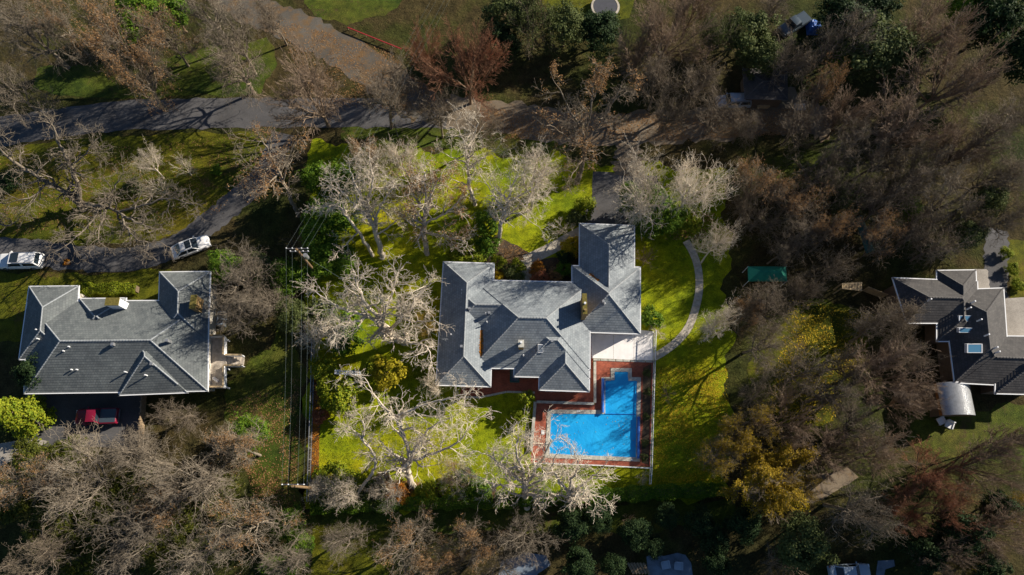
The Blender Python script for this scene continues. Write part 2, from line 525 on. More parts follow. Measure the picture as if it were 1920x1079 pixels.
# streets, lanes and drives
ribbon("road", [(-120, 268), (60, 238), (220, 218), (400, 212), (560, 212), (720, 212), (860, 214)], 4.7, 0.020, M['asphalt'])
ribbon("road", [(840, 212), (960, 222), (1080, 240), (1200, 240), (1320, 232), (1420, 222), (1500, 220), (1560, 235)], 5.2, 0.024, M['gravel'], 0.3)
ribbon("road", [(380, -40), (480, 18), (570, 58), (660, 108), (740, 160), (800, 205)], 5.4, 0.028, M['leafy_road'], 0.25)
ribbon("road", [(1370, 230), (1420, 205), (1500, 190)], 4.6, 0.028, M['gravel'], 0.4)
ribbon("driveway", [(-90, 462), (40, 470), (140, 484), (240, 486), (320, 466), (385, 424), (440, 378), (500, 320), (530, 250)], 3.3, 0.024, M['asphalt'])
sheet("driveway", [(48, 735), (272, 735), (270, 842), (130, 838), (60, 836), (40, 800)], 0.020, M['asphalt'], 0.05)
sheet("driveway", [(-60, 862), (0, 832), (60, 822), (92, 828), (60, 846), (-60, 905)], 0.024, M['concrete'], 0.05)
sheet("driveway", [(1112, 322), (1232, 330), (1240, 380), (1234, 424), (1086, 430), (1084, 418), (1110, 372)], 0.020, M['asphalt'], 0.08)
ribbon("driveway", [(1175, 330), (1178, 290), (1180, 240)], 3.6, 0.032, M['gravel'], 0.3)
ribbon("driveway", [(1870, 430), (1868, 500), (1866, 560), (1880, 640)], 3.0, 0.020, M['asphalt'])
ribbon("driveway", [(1838, 505), (1846, 545), (1850, 575)], 1.6, 0.024, M['concrete'])
sheet("terrace", [(1885, 560), (1960, 555), (1960, 700), (1880, 690), (1870, 640), (1882, 590)], 0.028, M['concrete'])
sheet("path", [(1500, 890), (1560, 888), (1590, 875), (1610, 895), (1560, 925), (1520, 945), (1496, 940)], 0.020, M['gravel'], 0.2)
sheet("path", [(1646, 1052), (1676, 1050), (1678, 1062), (1660, 1068), (1655, 1100), (1640, 1100)], 0.020, M['slate_patio'], 0.05)
sheet("path", [(940, 1052), (985, 1036), (1024, 1042), (1032, 1060), (1010, 1075), (985, 1100), (930, 1100)], 0.020, M['slate_patio'], 0.1)
sheet("patio", [(1212, 1044), (1222, 1039), (1245, 1043), (1270, 1037), (1285, 1041), (1296, 1056), (1302, 1100), (1220, 1100), (1214, 1070)], 0.020, M['slate_patio'], 0.04)

# brick terrace of the pool, in two levels, and the beds round the house
sheet("flower_bed", [(930, 440), (1000, 478), (1000, 532), (922, 532), (905, 480)], 0.020, M['soil'], 0.2)
sheet("flower_bed", [(1004, 492), (1086, 470), (1090, 540), (1004, 536)], 0.020, M['soil'], 0.2)
sheet("flower_bed", [(1206, 690), (1221, 682), (1217, 872), (1203, 868)], 0.034, M['soil'], 0.05)
sheet("flower_bed", [(584, 700), (602, 700), (598, 900), (582, 905)], 0.020, M['soil'], 0.1)
sheet("flower_bed", [(585, 905), (760, 912), (930, 905), (930, 940), (580, 948)], 0.016, M['soil'], 0.3)
sheet("terrace", [(862, 742), (866, 722), (921, 680), (1106, 600), (1112, 676), (1114, 757), (1004, 753), (1004, 745), (975, 736), (950, 735), (900, 744)], 0.020, M['brick'])
POOL = [(1033, 775), (1134, 776), (1134, 714), (1151.5, 713.5), (1151.5, 697), (1178, 697), (1178, 714), (1195, 714), (1193, 859), (1029, 852)]
# pool deck is laid round the basin: four sheets, butted end to end
sheet("pool_deck", [(1116, 675), (1225, 679), (1224.2, 697), (1116, 697)], 0.024, M['brick'])
sheet("pool_deck", [(1116, 697), (1151.5, 697), (1151.5, 713.5), (1134, 714), (1134, 776), (1033, 775), (1031, 812), (999, 812), (1003, 755), (1116, 759)], 0.024, M['brick'])
sheet("pool_deck", [(1178, 697), (1224.2, 697), (1219, 876), (1193, 875), (1193, 859), (1195, 714), (1178, 714)], 0.024, M['brick'])
sheet("pool_deck", [(999, 812), (1031, 812), (1029, 852), (1193, 859), (1193, 875), (995, 868)], 0.024, M['brick'])
# basin and water
mb = MB()
pp = [P(a, b, 0.0) for a, b in POOL]
if sum(pp[i].x * pp[(i + 1) % len(pp)].y - pp[(i + 1) % len(pp)].x * pp[i].y for i in range(len(pp))) < 0: pp.reverse()
pool_root = tag(empty("swimming_pool", P(1115, 800, 0)), "L-shaped bright blue swimming pool set in red brick paving", "pool")
mb.poly([Vector((p.x, p.y, 0.030)) for p in pp])
mb.build("water", M['water'], pool_root)
# coping stones: single blocks round the basin
cop_w = 0.42
n = len(pp)
area = 1
def inset_dir(i):
    a, b = pp[i], pp[(i + 1) % n]
    d = (b - a).normalized()
    return d, Vector((d.y, -d.x, 0))       # outward for a counter-clockwise outline
ci = 0
for i in range(n):
    a, b = pp[i], pp[(i + 1) % n]
    d, out = inset_dir(i)
    dp, outp = inset_dir((i - 1) % n); dn, outn = inset_dir((i + 1) % n)
    conv_a = dp.cross(d).z > 0; conv_b = d.cross(dn).z > 0
    s0 = 0.0 if conv_a else cop_w
    s1 = (b - a).length + (cop_w if conv_b else 0.0)
    if not conv_a: s0 = cop_w + 0.0
    if not conv_b: s1 = (b - a).length
    L = s1 - s0
    if L < 0.3: continue
    k = max(1, round(L / 1.25))
    for j in range(k):
        t0 = s0 + L * j / k + 0.008; t1 = s0 + L * (j + 1) / k - 0.008
        dz = rs.uniform(-0.006, 0.006); o1 = cop_w + rs.uniform(-0.015, 0.0)
        q = [a + d * t0 - out * 0.05, a + d * t1 - out * 0.05, a + d * t1 + out * o1, a + d * t0 + out * o1]
        q = [(v.x, v.y) for v in q][::-1]
        MB().prism(q, 0.0, 0.085 + dz).build("coping_stone", M['stone'], pool_root)
# white step and light discs of the skimmer lids on the coping
for a, b in ((1083, 771.5), (1086.5, 771.5), (1185, 862.5)):
    m_ = MB(); c = P(a, b, 0.095)
    m_.tube([c - Vector((0, 0, 0.02)), c + Vector((0, 0, 0.006))], 0.11, 14)
    m_.build("skimmer_lid", M['white'], pool_root)
mb = MB()
c = P(1018, 811, 0.05); mb.box(c, (0.36, 0.5, 0.06)); mb.build("access_cover", M['white'], pool_root)
# dividing float line between the two covers
mb = MB(); mb.tube([P(1134, 776.5, 0.07), P(1194, 777.5, 0.07)], 0.035, 6); mb.build("float_line", M['reel'], pool_root)

def cover_reel(a, b, label):
    a = P(*a, 0.32); b = P(*b, 0.32)
    r = tag(empty("pool_cover_reel", (a.x, a.y, 0.03)), label, "cover reel")
    d = (b - a)
    line = [a + d * (i / 12) for i in range(13)]
    MB().tube(line, [0.17 + rs.uniform(-0.025, 0.025) for _ in line], 12).build("rolled_cover", M['reel'], r, smooth=True)
    MB().tube([a - d.normalized() * 0.18, b + d.normalized() * 0.18], 0.045, 8).build("axle", M['tin'], r)
    for q in (a - d.normalized() * 0.1, b + d.normalized() * 0.1):
        s = MB()
        s.bar((q.x - 0.2, q.y, 0.03), (q.x, q.y, 0.33), 0.05, 0.05); s.bar((q.x + 0.2, q.y, 0.03), (q.x, q.y, 0.33), 0.05, 0.05)
        s.build("stand", M['tin'], r)
    return r
cover_reel((1130.5, 710), (1130, 774), "rolled blue pool cover on a reel beside the narrow pool arm")
cover_reel((1197.5, 782), (1197, 860), "rolled blue pool cover on a long reel beside the brick strip by the planted bed")

# white concrete patio: panels with joints
wp = [(1107, 614), (1150, 614), (1189.5, 618), (1226, 622)]; wq = [(1109, 672), (1150, 673.5), (1188, 675.5), (1224, 677.5)]
pat = tag(empty("white_patio", P(1165, 645, 0)), kind='structure')
for i in range(3):
    q = [P(*wq[i], 0), P(*wq[i + 1], 0), P(*wp[i + 1], 0), P(*wp[i], 0)]
    q[0].x += 0.015; q[3].x += 0.015; q[1].x -= 0.015; q[2].x -= 0.015
    MB().prism([(v.x, v.y) for v in q], 0.0, 0.05 + 0.003 * i).build("concrete_panel", M['white_conc'], pat)
for i in range(8):
    a = 1112 + i * 14; q = [P(a + 0.5, 678.5 + i * 0.5 - 2, 0), P(a + 13.5, 679 + i * 0.5 - 2, 0), P(a + 13.5, 675.2 + i * 0.4 - 2, 0), P(a + 0.5, 674.8 + i * 0.4 - 2, 0)]
    MB().prism([(v.x, v.y) for v in q], 0.0, 0.075).build("edging_stone", M['stone'], pat)
# low brick wall with pale cap stones round the upper terrace
lw = tag(empty("terrace_wall", P(1114, 720, 0)), "low brick terrace wall with pale cap stones between house terrace and pool deck", "wall")
for a, b, nn in (((1115, 678), (1115, 756.5), 6), ((1113.5, 758), (1006, 754.5), 8)):
    A = P(*a, 0); B = P(*b, 0)
    MB().bar(A + Vector((0, 0, 0.14)), B + Vector((0, 0, 0.14)), 0.22, 0.24).build("wall_core", M['brick'], lw)
    for i in range(nn):
        s0 = A.lerp(B, i / nn); s1 = A.lerp(B, (i + 1) / nn); dd = (s1 - s0).normalized() * 0.008
        MB().bar(s0 + dd + Vector((0, 0, 0.29)), s1 - dd + Vector((0, 0, 0.29)), 0.32, 0.06).build("cap_stone", M['stone'], lw)
# edging wall at the west side of the pool deck
lw2 = tag(empty("garden_wall", P(1000, 800, 0)), "low pale stone wall between the lawn and the brick pool deck", "wall")
for i in range(8):
    s0 = P(1003.5 - 0.9 * i, 754 + 11.5 * i, 0.2); s1 = P(1003.5 - 0.9 * (i + 1), 754 + 11.5 * (i + 1) - 0.2, 0.2)
    MB().bar(s0, s1, 0.34 + rs.uniform(-.02, .02), 0.4).build("stone", M['stone'], lw2)
# lawn edging by the terrace
ed = tag(empty("lawn_edging", P(930, 740, 0)), "grey stone edging strip between the lawn and the shaded terrace", "edging")
for (a, b, nn) in (((862, 745), (900, 745.5), 3), ((900, 745.5), (950, 735), 4), ((950.5, 735), (1003, 736.5), 5)):
    A = P(*a, 0.03); B = P(*b, 0.03)
    for i in range(nn):
        s0 = A.lerp(B, i / nn); s1 = A.lerp(B, (i + 1) / nn); dd = (s1 - s0).normalized() * 0.012
        MB().bar(s0 + dd, s1 - dd, 0.22, 0.1).build("edging_stone", M['stone'], ed)

# front walkway of slabs and the curved garden path
def slab_path(name, px, width, label, n_per, group=None):
    line = smooth_line([P(a, b, 0) for a, b in px], n_per)
    r = tag(empty(name, line[0]), kind='structure')
    for i in range(len(line) - 1):
        a, b = line[i], line[i + 1]
        da = (line[min(i + 1, len(line) - 1)] - line[max(i - 1, 0)]).normalized(); db = (line[min(i + 2, len(line) - 1)] - line[i]).normalized()
        na = Vector((-da.y, da.x, 0)) * width / 2; nb = Vector((-db.y, db.x, 0)) * width / 2
        e = (b - a).normalized() * 0.012
        q = [a + e - na, b - e - nb, b - e + nb, a + e + na]
        MB().prism([(v.x, v.y) for v in q], 0.0, 0.045 + rs.uniform(-0.006, 0.006)).build("slab", M['slab'], r)
    return r
slab_path("path", [(1096, 432), (1070, 446), (1040, 463), (1010, 478), (984, 490)], 1.55, "", 2)
slab_path("path", [(986, 488), (986, 505), (987, 530)], 1.35, "", 2)
slab_path("path", [(1286, 452), (1300, 476), (1309, 505), (1311, 540), (1305, 575), (1292, 612), (1270, 640), (1244, 660), (1226, 670)], 0.95, "", 3)

# ------------------------------------------------------------------ houses
BLOCKS = {}
def roof_z(blk, p):
    q, z, pitch = blk
    m = 1e9
    for i in range(4):
        a, b = q[i], q[(i + 1) % 4]
        e = (b - a).normalized(); inn = Vector((-e.y, e.x, 0)); cen = sum(q, Vector()) / 4
        if inn.dot(cen - a) < 0: inn = -inn
        d = inn.dot(Vector((p.x - a.x, p.y - a.y, 0)))
        if d < 0: return -1e9
        m = min(m, d)
    return z + m * pitch
def covered(key, p, own):
    return any(roof_z(b, p) > p.z - 0.12 for b in BLOCKS.get(key, []) if (b[0][0] - own[0]).length > 1e-4 or (b[0][2] - own[2]).length > 1e-4)

def hip_block(root, corners, ze, pitch, roofmat, capmat, wallmat, ridge='auto', overhang=0.5, drop=0.0, gutter=True, course=0.30):
    """hip roof over four eave corners given as photo pixels (NW, NE, SE, SW) at eave height ze"""
    A, B, C, D = [P(a, b, ze) for a, b in corners]
    A.z = B.z = C.z = D.z = ze + drop
    w = ((B - A).length + (C - D).length) / 2; dp = ((D - A).length + (C - B).length) / 2
    half = min(w, dp) / 2; h = half * pitch
    if dp >= w:
        m0 = (A + B) / 2; m1 = (D + C) / 2; u = (m1 - m0).normalized()
        r0 = m0 + u * min(half, (m1 - m0).length / 2 - 0.01); r1 = m1 - u * min(half, (m1 - m0).length / 2 - 0.01)
        faces = [(A, D, r1, r0), (D, C, r1), (C, B, r0, r1), (B, A, r0)]
        hips = [(A, r0), (B, r0), (D, r1), (C, r1), (r0, r1)]
    else:
        m0 = (A + D) / 2; m1 = (B + C) / 2; u = (m1 - m0).normalized()
        r0 = m0 + u * half; r1 = m1 - u * half
        faces = [(A, D, r0), (D, C, r1, r0), (C, B, r1), (B, A, r0, r1)]
        hips = [(A, r0), (D, r0), (B, r1), (C, r1), (r0, r1)]
    r0.z = r1.z = ze + drop + h
    mb = MB()
    for f in faces:
        a, b = f[0], f[1]; top = f[2:]
        e = (b - a).normalized()
        nrm = (b - a).cross(top[0] - a).normalized()
        if nrm.z < 0: nrm = -nrm
        s = nrm.cross(e).normalized()
        if s.z < 0: s = -s
        # left and right edges of the face, from eave to top
        ltop = top[-1]; rtop = top[0]
        slope_len = (ltop - a).dot(s)
        k = max(2, round(slope_len / course))
        for i in range(k):
            t0, t1 = i / k, (i + 1) / k
            la, lb = a.lerp(ltop, t0), a.lerp(ltop, t1); ra, rb = b.lerp(rtop, t0), b.lerp(rtop, t1)
            lift = nrm * 0.016
            q = [la + lift, ra + lift, rb, lb]
            uvs = [((p - a).dot(e), (p - a).dot(s)) for p in q]
            if (rb - lb).length < 1e-4:
                q = q[:3]; uvs = uvs[:3]
            mb.poly(q, uvs)
            mb.poly([la, ra, ra + lift, la + lift], [uvs[0], uvs[1], uvs[1], uvs[0]])
    roof = mb.build("roof", roofmat, root)
    # eave underside
    sf = MB(); zd = Vector((0, 0, -0.02))
    sf.poly([A + zd, B + zd, C + zd, D + zd]); sf.build("soffit", M['white'], roof, origin=None)
    # ridge and hip tiles: small overlapping caps, too small to pick apart
    cp = MB()
    for a, b in hips:
        d = b - a; L = d.length
        if L < 0.3: continue
        k = max(1, int(L / 0.34)); e = d / L
        side = Vector((-e.y, e.x, 0)).normalized(); up = side.cross(e)
        if up.z < 0: up = -up
        for i in range(k):
            p0 = a + e * (L * i / k); p1 = a + e * (L * (i + 1) / k + 0.03)
            if covered(root.name, (p0 + p1) / 2, (A, B, C, D)): continue
            w0 = 0.11; lo = 0.055
            c0 = p0 + up * 0.10; c1 = p1 + up * 0.065
            l0 = p0 + side * w0 + up * (0.045); l1 = p1 + side * (w0 - .02) + up * 0.015
            q0 = p0 - side * w0 + up * 0.045; q1 = p1 - side * (w0 - .02) + up * 0.015
            cp.poly([l0, c0, c1, l1]); cp.poly([c0, q0, q1, c1]); cp.poly([l0, q0, c0])
    tag(cp.build("ridge_tiles", capmat, roof), kind='stuff')
    if gutter:
        for a, b in ((A, B), (B, C), (C, D), (D, A)):
            out = Vector(((b - a).y, -(b - a).x, 0)).normalized()
            cen = (A + B + C + D) / 4
            if out.dot(a - cen) < 0: out = -out
            dd = (b - a).normalized() * 0.10
            MB().bar(a + out * 0.05 - dd + Vector((0, 0, -0.05)), b + out * 0.05 + dd * 0.98 + Vector((0, 0, -0.05)), 0.11, 0.15).build("gutter", M['white'], roof)
    # walls below
    wl = [D + (C - D).normalized() * overhang + (A - D).normalized() * overhang, C + (D - C).normalized() * overhang + (B - C).normalized() * overhang,
          B + (A - B).normalized() * overhang + (C - B).normalized() * overhang, A + (B - A).normalized() * overhang + (D - A).normalized() * overhang]
    MB().prism([(p.x, p.y) for p in wl], 0.0, ze + drop - 0.03).build("wall", wallmat, root)
    return roof, (r0, r1, h)

def rect(x0, y0, x1, y1, sk=0.0):
    return [(x0, y0), (x1, y0), (x1 - sk, y1), (x0 - sk, y1)]

def pipe(root, px, py, z, h, r=0.06, mat='tin', name="vent_pipe"):
    c = P(px, py, z)
    MB().tube([c - Vector((0, 0, 0.6)), c + Vector((0, 0, h))], r, 10).build(name, M[mat], root)

def roof_box(root, px, py, z, sx, sy, h, mat, name, rz=0, cap=None, capname=None):
    c = P(px, py, z)
    o = MB().box(c + Vector((0, 0, h / 2 - 0.7)), (sx, sy, h + 1.4), rz).build(name, M[mat], root)
    if cap:
        MB().box(c + Vector((0, 0, h + 0.04)), (sx + 0.12, sy + 0.12, 0.09), rz).build(capname, M[cap], o)
    return o

def house_blocks(root, blocks, ze, roofmat, capmat, wallmat):
    for c, pitch, drop in blocks:
        q = [P(a, b, ze) for a, b in c]
        for v in q: v.z = ze + drop
        BLOCKS.setdefault(root.name, []).append((q, ze + drop, pitch))
    return [hip_block(root, c, ze, pitch, roofmat, capmat, wallmat, drop=drop) for c, pitch, drop in blocks]

# --- the main house
PIT = 0.53
hs = tag(empty("house", P(1000, 610, 0)), "rambling single-storey house with grey tiled hip roofs and white gutters beside the pool", "house")
ZE = 3.0
house_blocks(hs, [
    ([(832, 492), (926, 495), (919.5, 725), (818, 722)], PIT, 0.0),
    ([(838, 527), (1010, 529), (1010, 634), (836, 633)], PIT, 0.012),
    ([(889, 526), (1106, 531), (1105.5, 693), (885, 690)], PIT, 0.06),
    ([(968, 585), (1105, 587), (1105, 709), (964, 706)], PIT, 0.0),
    ([(1013, 610), (1104.6, 612), (1104.6, 734), (1011, 731)], PIT, -0.06),
    ([(1073, 499), (1200, 502), (1200, 626), (1073, 622)], PIT, 0.006),
    ([(1087, 420), (1189, 424), (1189, 600), (1086, 598)], PIT, 0.018)], ZE, M['roof'], M['cap'], M['wall'])
# chimneys, vents, skylight
ch = roof_box(hs, 1094, 577, 4.9, 0.46, 2.4, 1.5, 'chim', "chimney")
c = P(1094, 577, 4.9)
MB().box(c + Vector((0, 0, 1.55)), (0.54, 2.5, 0.1)).build("chimney_cap", M['moss'], ch)
for dy in (-0.8, 0.0):
    MB().tube([c + Vector((0, dy, 1.6)), c + Vector((0, dy, 1.95))], 0.13, 12).build("flue_pot", M['white' if dy == 0 else 'chim'], ch)
ch2 = roof_box(hs, 977, 648, 4.75, 0.55, 0.75, 0.85, 'chim', "chimney", cap='stone', capname="chimney_cap")
c = P(977, 648, 4.75)
MB().tube([c + Vector((0.0, 0.1, 0.9)), c + Vector((0, 0.1, 1.25))], 0.13, 12).build("flue_pot", M['white'], ch2)
def skylight(root, x0, y0, x1, y1, z0, z1, mat, h=0.12):
    q = [P(x0, y1, z0), P(x1, y1, z0), P(x1, y0, z1), P(x0, y0, z1)]
    nrm = (q[1] - q[0]).cross(q[3] - q[0]).normalized()
    cen = sum(q, Vector()) / 4
    fr = MB()
    t = [p + nrm * h for p in q]; bt = [p - nrm * 0.35 for p in q]
    inn = [cen + (p - cen) * 0.86 + nrm * h for p in q]
    for i in range(4):
        j = (i + 1) % 4
        fr.poly([bt[i], bt[j], t[j], t[i]]); fr.poly([t[i], t[j], inn[j], inn[i]])
    o = fr.build("skylight", M['white'], root)
    g_ = MB(); g_.poly([p - nrm * 0.02 for p in inn]); g_.build("pane", M[mat], o)
    return o
skylight(hs, 1008.5, 646, 1018, 661.5, 4.35, 4.72, 'skylight')
for a, b, z, hh in ((946.5, 656, 4.45, .35), (981.5, 667, 4.1, .35), (866, 545, 4.1, .3), (866, 551, 4.1, .25), (979, 611, 5.05, .3), (911, 588, 4.65, .25), (913, 604, 4.4, .3), (846, 628, 3.8, .35), (1018, 612, 5.1, .25), (1134, 570, 4.85, .3), (946, 603, 4.6, .25)):
    pipe(hs, a, b, z, hh, 0.07, 'white')
for a, b, z in ((880, 579, 4.7), (865, 650, 4.7), (1035, 640, 4.95), (1017, 611, 5.2), (917, 587, 4.75), (1131, 566, 5.0)):
    roof_box(hs, a, b, z, 0.28, 0.28, 0.22, 'tin', "roof_vent")
# service mast where the cable meets the roof
mast = MB(); c = P(836, 640, 3.9)
mast.tube([c, c + Vector((0, 0, 1.1))], 0.05, 8); mast.bar(c + Vector((-.35, 0, 1.0)), c + Vector((.35, 0, 1.0)), 0.06, 0.06)
mast.build("service_mast", M['tin'], hs)
# south windows and doors
def opening(root, a, b, z0, z1, name="window", mat='glass'):
    A = P(*a, 0); B = P(*b, 0); A.z = B.z = 0
    e = (B - A).normalized(); out = Vector((e.y, -e.x, 0))
    cen = (A + B) / 2; cen.z = (z0 + z1) / 2
    rz = math.atan2(e.y, e.x); L = (B - A).length
    fr = MB()
    for s in (-1, 1):
        fr.box(cen + e * s * (L / 2 - .04), (0.08, 0.09, z1 - z0), rz)
        fr.box(cen + Vector((0, 0, s * ((z1 - z0) / 2 - .04))), (L - .17, 0.088, 0.08), rz)
    o = fr.build(name, M['white'], root)
    MB().box(cen, (L - 0.16, 0.03, z1 - z0 - 0.16), rz).build("pane", M[mat], o)
    return o
for x0, x1, yy in ((928, 954, 694.2), (974, 1004, 709.4), (1022, 1050, 735.3), (1060, 1094, 736.2), (840, 862, 724.2), (876, 900, 725.0)):
    opening(hs, (x0, yy), (x1, yy + .6), 0.5, 2.3)
# sunken stairwell frame by the back door
sw = tag(empty("basement_stairwell", P(965, 704, 0)), "square basement stairwell with a green metal kerb in the shaded brick terrace", "stairwell")
q = [P(957, 717, 0.0), P(973, 717, 0.0), P(973, 694, 0.0), P(957, 694, 0.0)]
for i in range(4):
    MB().bar(q[i] + Vector((0, 0, .16)), q[(i + 1) % 4] + Vector((0, 0, .161 + .002 * i)), 0.12, 0.3).build("kerb", M['tarp_green'], sw)
for i in range(5):
    a = q[0].lerp(q[3], (i + .5) / 5); b = q[1].lerp(q[2], (i + .5) / 5)
    MB().bar(a + Vector((0, 0, .03 + .04 * i)), b + Vector((0, 0, .03 + .04 * i)), 0.30, 0.03).build("step", M['slate_patio'], sw)

# --- the house by the lane
lh = tag(empty("house", P(210, 640, 0)), "house with dull grey tiled hip roofs and a white-railed deck by the lane", "house")
ZL = 3.3
house_blocks(lh, [
    ([(55, 538), (147, 537), (140, 676), (36, 674)], PIT, 0.0),
    ([(52, 566), (391, 564), (389, 733), (46, 738)], 0.45, 0.02),
    ([(150, 561), (236, 560), (236, 640), (148, 640)], PIT, 0.04),
    ([(300, 511), (394, 510), (390, 640), (296, 640)], PIT, 0.01),
    ([(224, 610), (352, 607), (351, 736), (224, 741)], PIT, -0.01),
    ([(308, 600), (384, 600), (381, 694), (305, 695)], PIT, 0.03)], ZL, M['roof_left'], M['cap'], M['wall'])
c1 = roof_box(lh, 224, 573, 4.1, 1.5, 0.85, 1.5, 'white', "chimney")
MB().box(P(224, 573, 4.1) + Vector((0, 0, 1.56)), (1.6, 0.95, 0.14)).build("chimney_cap", M['moss'], c1)
c2 = roof_box(lh, 371, 572, 4.3, 0.6, 1.6, 1.2, 'chim', "chimney")
MB().box(P(371, 572, 4.3) + Vector((0, 0, 1.26)), (0.7, 1.7, 0.14)).build("chimney_cap", M['moss'], c2)
for a, b, z in ((131, 651, 5.5), (211, 649, 5.6), (121, 659, 5.3), (136, 694, 4.4), (146, 694, 4.4), (236, 698, 4.5), (72, 636, 4.6), (274, 704, 4.6), (70, 619, 4.6)):
    pipe(lh, a, b, z, 0.32, 0.08, 'white')
for a, b, z in ((285, 683, 5.0), (314, 639, 5.7), (212, 646, 5.8)):
    roof_box(lh, a, b, z, 0.32, 0.32, 0.25, 'tin', "roof_vent")
# its deck
dk = tag(empty("deck", P(395, 685, 0)), "raised tiled deck with white solid railings and steps beside the dull grey roof", "deck")
zd = 1.2
dp_ = [P(352, 727, zd), P(424, 727, zd), P(424, 634, zd), P(388, 634, zd), P(388, 694, zd), P(352, 694, zd)]
MB().prism([(p.x, p.y) for p in dp_], zd - 0.2, zd).build("deck_floor", M['deckboard'], dk)
def rail(root, a, b, z0, h=0.95, mat='white', t=0.10):
    A = P(*a, z0); B = P(*b, z0); A.z = B.z = z0
    o = MB().bar(A + Vector((0, 0, h / 2)), B + Vector((0, 0, h / 2)), t, h).build("railing_panel", M[mat], root)
    MB().bar(A + Vector((0, 0, h + .03)), B + Vector((0, 0, h + .03)), t + 0.10, 0.06).build("handrail", M['tan_timber'], o)
    return o
for a, b in (((390, 633), (424.5, 633)), ((424.5, 634), (424.5, 668)), ((424.5, 689), (424.5, 727.5)), ((352, 728), (424, 728)), ((425.5, 668.5), (459, 669)), ((425.5, 688), (459, 688.5))):
    rail(dk, a, b, zd if a[0] < 425 else 0.75)
for a, b in ((354, 726), (388, 727), (423, 726), (423, 690), (423, 636), (392, 636)):
    c = P(a, b, zd); MB().box((c.x, c.y, (zd - .2) / 2), (0.16, 0.16, zd - .2)).build("post", M['white'], dk)
for i in range(6):
    q = P(428 + i * 5.4, 678.5, 0); h = zd - 0.18 - i * 0.17
    MB().box((q.x, q.y, max(h, .1) / 2), (0.40, 1.15, max(h, .1))).build("step", M['deckboard'], dk)
tub = tag(empty("heat_pump", P(415.5, 600, 0)), "pale blue utility box standing beside the house wall near the deck", "utility box")
c = P(415.5, 598, 0.6)
MB().box((c.x, c.y, 0.5), (0.85, 1.75, 1.0)).build("casing", M['car_blue'], tub)
for s in (-0.42, 0.42):
    MB().tube([(c.x, c.y + s, 1.0), (c.x, c.y + s, 1.04)], 0.33, 16).build("fan_grille", M['steel'], tub)
lp = tag(empty("lounger_cushion", P(404, 712, zd)), "pale pink rolled cushion lying on the tiled deck", "cushion")
lp.location = P(404, 712, zd)
MB().tube([P(400, 709, zd + .16), P(409, 716, zd + .16)], [0.2, 0.2], 10).build("roll", M['white_conc'], lp)

# timber yard wall by the parked pickup
yw = tag(empty("timber_wall", P(272, 790, 0)), "timber retaining wall and screen beside the shaded parking yard", "wall")
for i in range(9):
    a = P(274 - i * 0.7, 745 + i * 11, 0); b = P(274 - (i + 1) * 0.7, 745 + (i + 1) * 11 - 0.4, 0)
    MB().bar(a + Vector((0, 0, .55)), b + Vector((0, 0, .55)), 0.12, 1.1 + rs.uniform(-.05, .05)).build("panel", M['timber'], yw)
    MB().box((a.x, a.y, .65), (.16, .16, 1.3)).build("post", M['timber'], yw)

# --- the dark-roofed house
rh = tag(empty("house", P(1830, 620, 0)), "large house with charcoal shingle roofs and blue skylights beside a curved concrete terrace", "house")
ZR = 3.4
house_blocks(rh, [
    ([(1757, 508), (1829, 507), (1836, 640), (1757, 640)], 0.5, 0.0),
    ([(1674, 522), (1832, 528), (1834, 606), (1700, 606)], 0.5, 0.02),
    ([(1768, 545), (1881, 541), (1893, 716), (1790, 716)], 0.55, 0.01),
    ([(1800, 630), (1980, 632), (1985, 728), (1798, 718)], 0.5, -0.01),
    ([(1868, 650), (1950, 650), (1955, 740), (1866, 738)], 0.5, 0.03)], ZR, M['roof_dark'], M['cap_dark'], M['wall_brown'])
skylight(rh, 1797, 592, 1822, 603, 4.3, 4.5, 'sky_blue')
skylight(rh, 1797, 615, 1824, 624, 4.3, 4.5, 'sky_blue')
skylight(rh, 1812, 645, 1841, 662, 5.0, 5.3, 'sky_blue')
for a, b, z in ((1818, 578, 5.2), (1826, 566, 5.1), (1838, 600, 5.6), (1868, 652, 5.5), (1872, 660, 5.4), (1744, 562, 5.2), (1852, 628, 5.8)):
    pipe(rh, a, b, z, 0.3, 0.09, 'white')

# --- barrel-roofed garden shed
sh = tag(empty("garden_shed", P(1792, 755, 0)), "small garden shed with a barrel-vaulted metal roof and leaf-littered eaves", "shed")
q = [P(1764, 778, 2.2), P(1824, 776, 2.2), P(1820, 722, 2.2), P(1762, 722, 2.2)]
MB().prism([(p.x, p.y) for p in q], 0, 2.2).build("wall", M['wall_brown'], sh)
x0 = q[0].x - .2; x1 = q[1].x + .1; y0 = q[0].y - .15; y1 = q[2].y + .15
seg = 28
arc = [(x0 + (x1 - x0) * (1 - math.cos(math.pi * i / seg)) / 2, 2.25 + 1.15 * math.sin(math.pi * i / seg)) for i in range(seg + 1)]
ny = 40
vb = MB()
for i in range(3, seg - 3):
    for j in range(ny):
        ya = y0 + (y1 - y0) * j / ny; yb = y0 + (y1 - y0) * (j + 1) / ny; ym = (ya + yb) / 2
        (xa, za), (xb, zb) = arc[i], arc[i + 1]
        vb.poly([(xa, ya, za), (xb, ya, zb), (xb, ym, zb + .03), (xa, ym, za + .03)]); vb.poly([(xa, ym, za + .03), (xb, ym, zb + .03), (xb, yb, zb), (xa, yb, za)])
rf = vb.build("roof", M['tin'], sh)
for (i0, i1) in ((0, 3), (seg - 3, seg)):
    eb = MB()
    for i in range(i0, i1):
        (xa, za), (xb, zb) = arc[i], arc[i + 1]
        eb.poly([(xa, y0, za), (xb, y0, zb), (xb, y1, zb), (xa, y1, za)])
    eb.build("leafy_eave", M['rust'], sh)
for yy in (y0, y1):
    gb = MB(); gb.poly([(a, yy, b) for a, b in arc] + [(x1, yy, 2.0), (x0, yy, 2.0)]); gb.build("gable_end", M['wall_brown'], sh)

